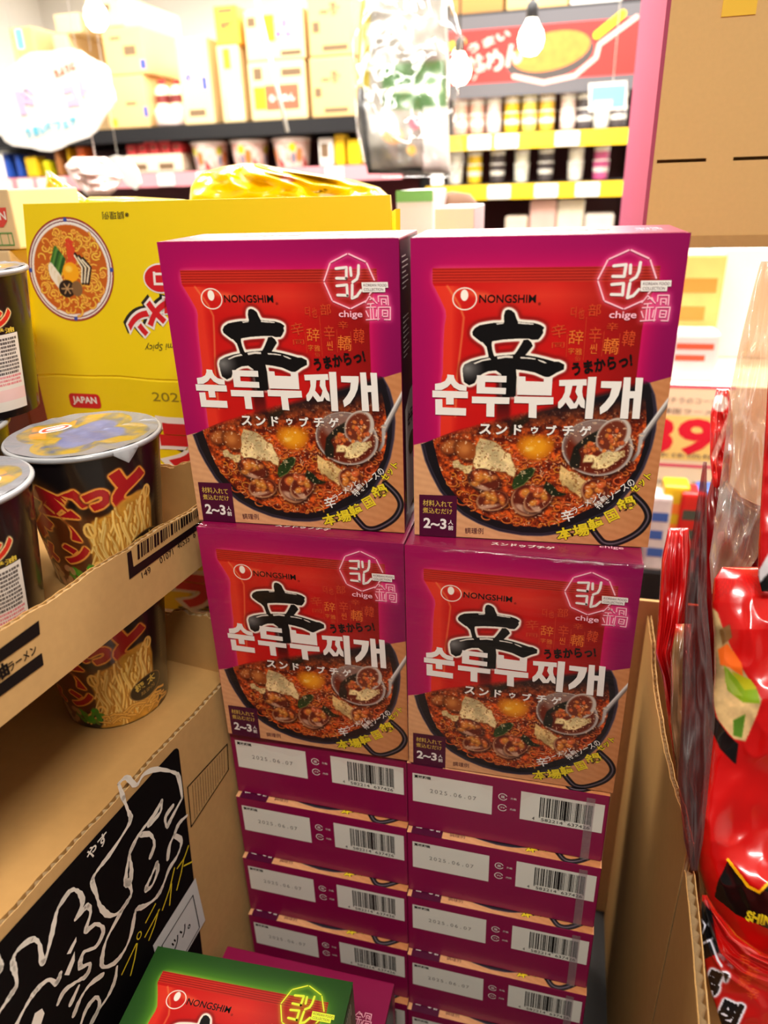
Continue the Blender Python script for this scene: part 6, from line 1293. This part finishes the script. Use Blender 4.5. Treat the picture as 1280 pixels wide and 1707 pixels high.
# things hanging from the ceiling
def cord(name_par, x, y, z0, z1, r_=.0012, m_=None, name='cord', loc=None):
    o_ = np.array(name_par.location); b = MB(); b.tube([np.array((x, y, z0)) - o_, np.array((x, y, (z0 + z1) / 2)) - o_, np.array((x, y, z1)) - o_], r_, m_ or m_white, 6); return b.build(name, name_par)
m_glow = mat('bulb_glow', (255, 244, 214), .3, emit=9.0)
for i, (u, v, yy, lab) in enumerate(((885, 66, 1.75, 'glowing hanging bulb in front of the red banner'), (160, 28, 1.75, 'glowing hanging bulb above the white bubble sign'), (766, 118, 1.95, 'glowing bulb added for the flare on plastic beside the hanging packet'))):  # third bulb is made up, in place of a flare on plastic
    p = at_y(u, v, yy); t = empty('hanging_bulb', p, 0, lab, 'light bulb', 'bare bulbs hanging over the aisle'); b = MB()
    b.lathe([(.001, -.036), (.016, -.033), (.029, -.018), (.033, 0), (.029, .018), (.018, .034), (.013, .045)], m_glow, 24); b.build('glass', t)
    b = MB(); b.lathe([(.013, .045), (.015, .047), (.015, .075), (.006, .085)], m_dark, 16); b.build('socket', t); cord(t, p[0], p[1], p[2] + .08, CEIL - .001, .003, m_dark)
    l = bpy.data.lights.new('bulb_light', 'POINT'); l.energy = 4; l.color = (1, .9, .72); l.shadow_soft_size = .04; lo_ = bpy.data.objects.new('bulb_light', l); COL.objects.link(lo_); lo_.location = (p[0], p[1] - .05, p[2] - .06)
def hang_sign(label, outline, yy, deco=None, m_=None, thick=.006, strings=()):
    P_ = [at_y(u, v, yy) for u, v in outline]; c = np.mean(P_, 0); t = empty('hanging_sign', c, 0, label, 'sign')
    n_ = len(P_); V = [np.array(p) - c for p in P_] + [np.array(p) - c + np.array((0, thick, 0)) for p in P_]
    b = MB(); b.add(V, [tuple(range(n_)), tuple(reversed(range(n_, 2 * n_)))] + [(i, (i + 1) % n_, n_ + (i + 1) % n_, n_ + i) for i in range(n_)], m_ or m_wh); b.build('board', t)
    for u, v in strings: q = at_y(u, v, yy); cord(t, q[0], q[1] + thick / 2, q[2], CEIL - .001, .0008)
    if deco:
        D = Deco(); deco(D, lambda u, v: ((at_y(u, v, yy)[0] - c[0]) * 1000, -(at_y(u, v, yy)[2] - c[2]) * 1000)); D.build('sign_print', lambda x, y, lay: (x / 1000, -.0006 - lay * .0004 + 0 * x, -y / 1000), t)
    return t
def bubble(D, q):
    m_o, m_c, m_l = mat('ink_sign_orange', (236, 110, 50), .5), mat('ink_sign_cyan', (110, 210, 236), .5), mat('ink_sign_lilac', (224, 196, 236), .5)
    x, y = q(108, 116); D.text('たよりに', x, y, m_o, 1, w=62, h=17, rot=-14, bold=.05)
    x, y = q(44, 168); D.text('ド', x, y, m_l, 1, w=55, h=52, rot=-8, bold=.09); x, y = q(130, 156); D.text('コム', x, y, m_l, 1, w=74, h=52, rot=-10, bold=.09)
    x, y = q(85, 212); D.text('うまい麺フェア', x, y, m_c, 1, w=150, h=22, rot=-8, bold=.06)
ol = []
for a in np.linspace(0, 6.283, 40, endpoint=False):
    rr = 1 + .035 * math.sin(a * 9); ol.append((84 + 105 * rr * math.cos(a), 166 + 84 * rr * math.sin(a) - 12 * math.cos(a)))
ol = [(u, v) for u, v in ol]; hang_sign('white bubble-shaped hanging sign with coloured lettering, upper left', ol, 1.25, bubble, strings=((30, 105), (150, 85)))
hang_sign('small white droplet-shaped hanging sign above the yellow carton', [(168, 268), (190, 259), (212, 262), (228, 282), (234, 305), (226, 316), (212, 308), (198, 288), (180, 282)], 1.3, None, strings=((195, 262),))
bag('crumpled_film', [(262, 122, 176), (276, 108, 190), (296, 118, 206), (318, 138, 192), (326, 146, 182)], 1.62, .03, flat((240, 206, 200), 5, 50), 'crumpled pinkish wrapper hanging beside the small droplet sign', 'plastic wrap', 41, .012, None)
q = at_k(160, 268, 1.62); _w = bpy.data.objects[-1] if False else [o for o in COL.objects if o.name.startswith('crumpled_film')][0]; cord(_w, q[0], q[1], q[2] - .03, CEIL - .001, .0008)
pt = at_y(430, 10, 1.5); pb_ = at_y(479, 220, 1.5); t = empty('hanging_rod', pb_, 0, 'thin slanting white rod hanging in front of the cartons', 'rod'); b = MB(); d_ = pt - pb_; b.tube([(0, 0, 0), d_ * .5, d_, d_ * ((CEIL - pb_[2] - .002) / d_[2])], .005, m_white, 8); b.build('rod', t)
def tvdec(D, q):
    c0 = q(987, 145); c1 = q(1040, 178); D.rect(c0[0], c0[1], c1[0], c1[1], mat('ink_screen_blue', (130, 206, 240), .5), 1); c0 = q(990, 168); c1 = q(1020, 178); D.rect(c0[0], c0[1], c1[0], c1[1], mat('ink_sign_lilac', (224, 196, 236), .5), 2)
hang_sign('small white hanging card with a blue picture, in front of the right shelf', [(981, 139), (1045, 134), (1045, 182), (981, 187)], 1.7, tvdec, strings=((1022, 136),))
# packet in a clear bag hanging in the middle
def hp(I, um, v0):
    n = noise2(I.ny, I.nx, 8, 3); I.c[:] = np.array((150, 146, 136.)) * (.7 + .5 * n[..., None]); q = lambda pts: [(x - um, y - v0) for x, y in pts]
    I.put(I.poly(q([(588, -20), (617, -20), (615, 150), (596, 150)]), 1), (150, 132, 4)); I.put(I.poly(q([(634, 108), (740, 100), (745, 186), (640, 180)]), 3), (60, 110, 50), .9); I.put(I.poly(q([(640, 145), (735, 140), (738, 152), (645, 155)]), 2), (200, 220, 180))
    I.put(I.poly(q([(588, 146), (606, 146), (618, 285), (604, 295), (590, 240)]), 1), (24, 22, 24)); I.put(I.poly(q([(600, 284), (755, 276), (755, 298), (600, 298)]), 1), (20, 18, 20)); I.put(I.ell(655 - um, 225 - v0, 18, 14, 0, 5), (214, 150, 90)); I.put(I.ell(690 - um, 205 - v0, 9, 11, 0, 3), (206, 90, 110)); I.put(I.ell(685 - um, 250 - v0, 8, 8, 0, 3), (240, 180, 80)); I.put(((I.X + um > 705) & (I.Y + v0 > 180)).astype(float), (244, 240, 236), .7)
HP = bag('hanging_packet', [(-30, 606, 740), (20, 600, 745), (100, 597, 748), (180, 594, 748), (250, 604, 749), (290, 613, 751)], 1.42, .03, hp, 'grey packet with a green band hanging in a clear plastic bag', 'noodle packet', 44, .010)
m_hf = film_mat('hanging_film', (246, 246, 246), .03, .05, 9, (1, 1, .4), .02)
fb = bag('clear_bag', [(-60, 600, 742), (10, 588, 756), (60, 584, 772), (140, 588, 764), (220, 594, 768), (270, 604, 776), (296, 640, 756)], 1.42, .055, flat((255, 255, 255)), None, None, 45, .02, None, folds=1.6, m_=m_hf, nu=60, nv=80)
fb.parent = HP; fb.location = fb.location - HP.location
q = at_k(672, -55, 1.42); cord(HP, q[0], q[1], q[2], CEIL - .001, .0012)
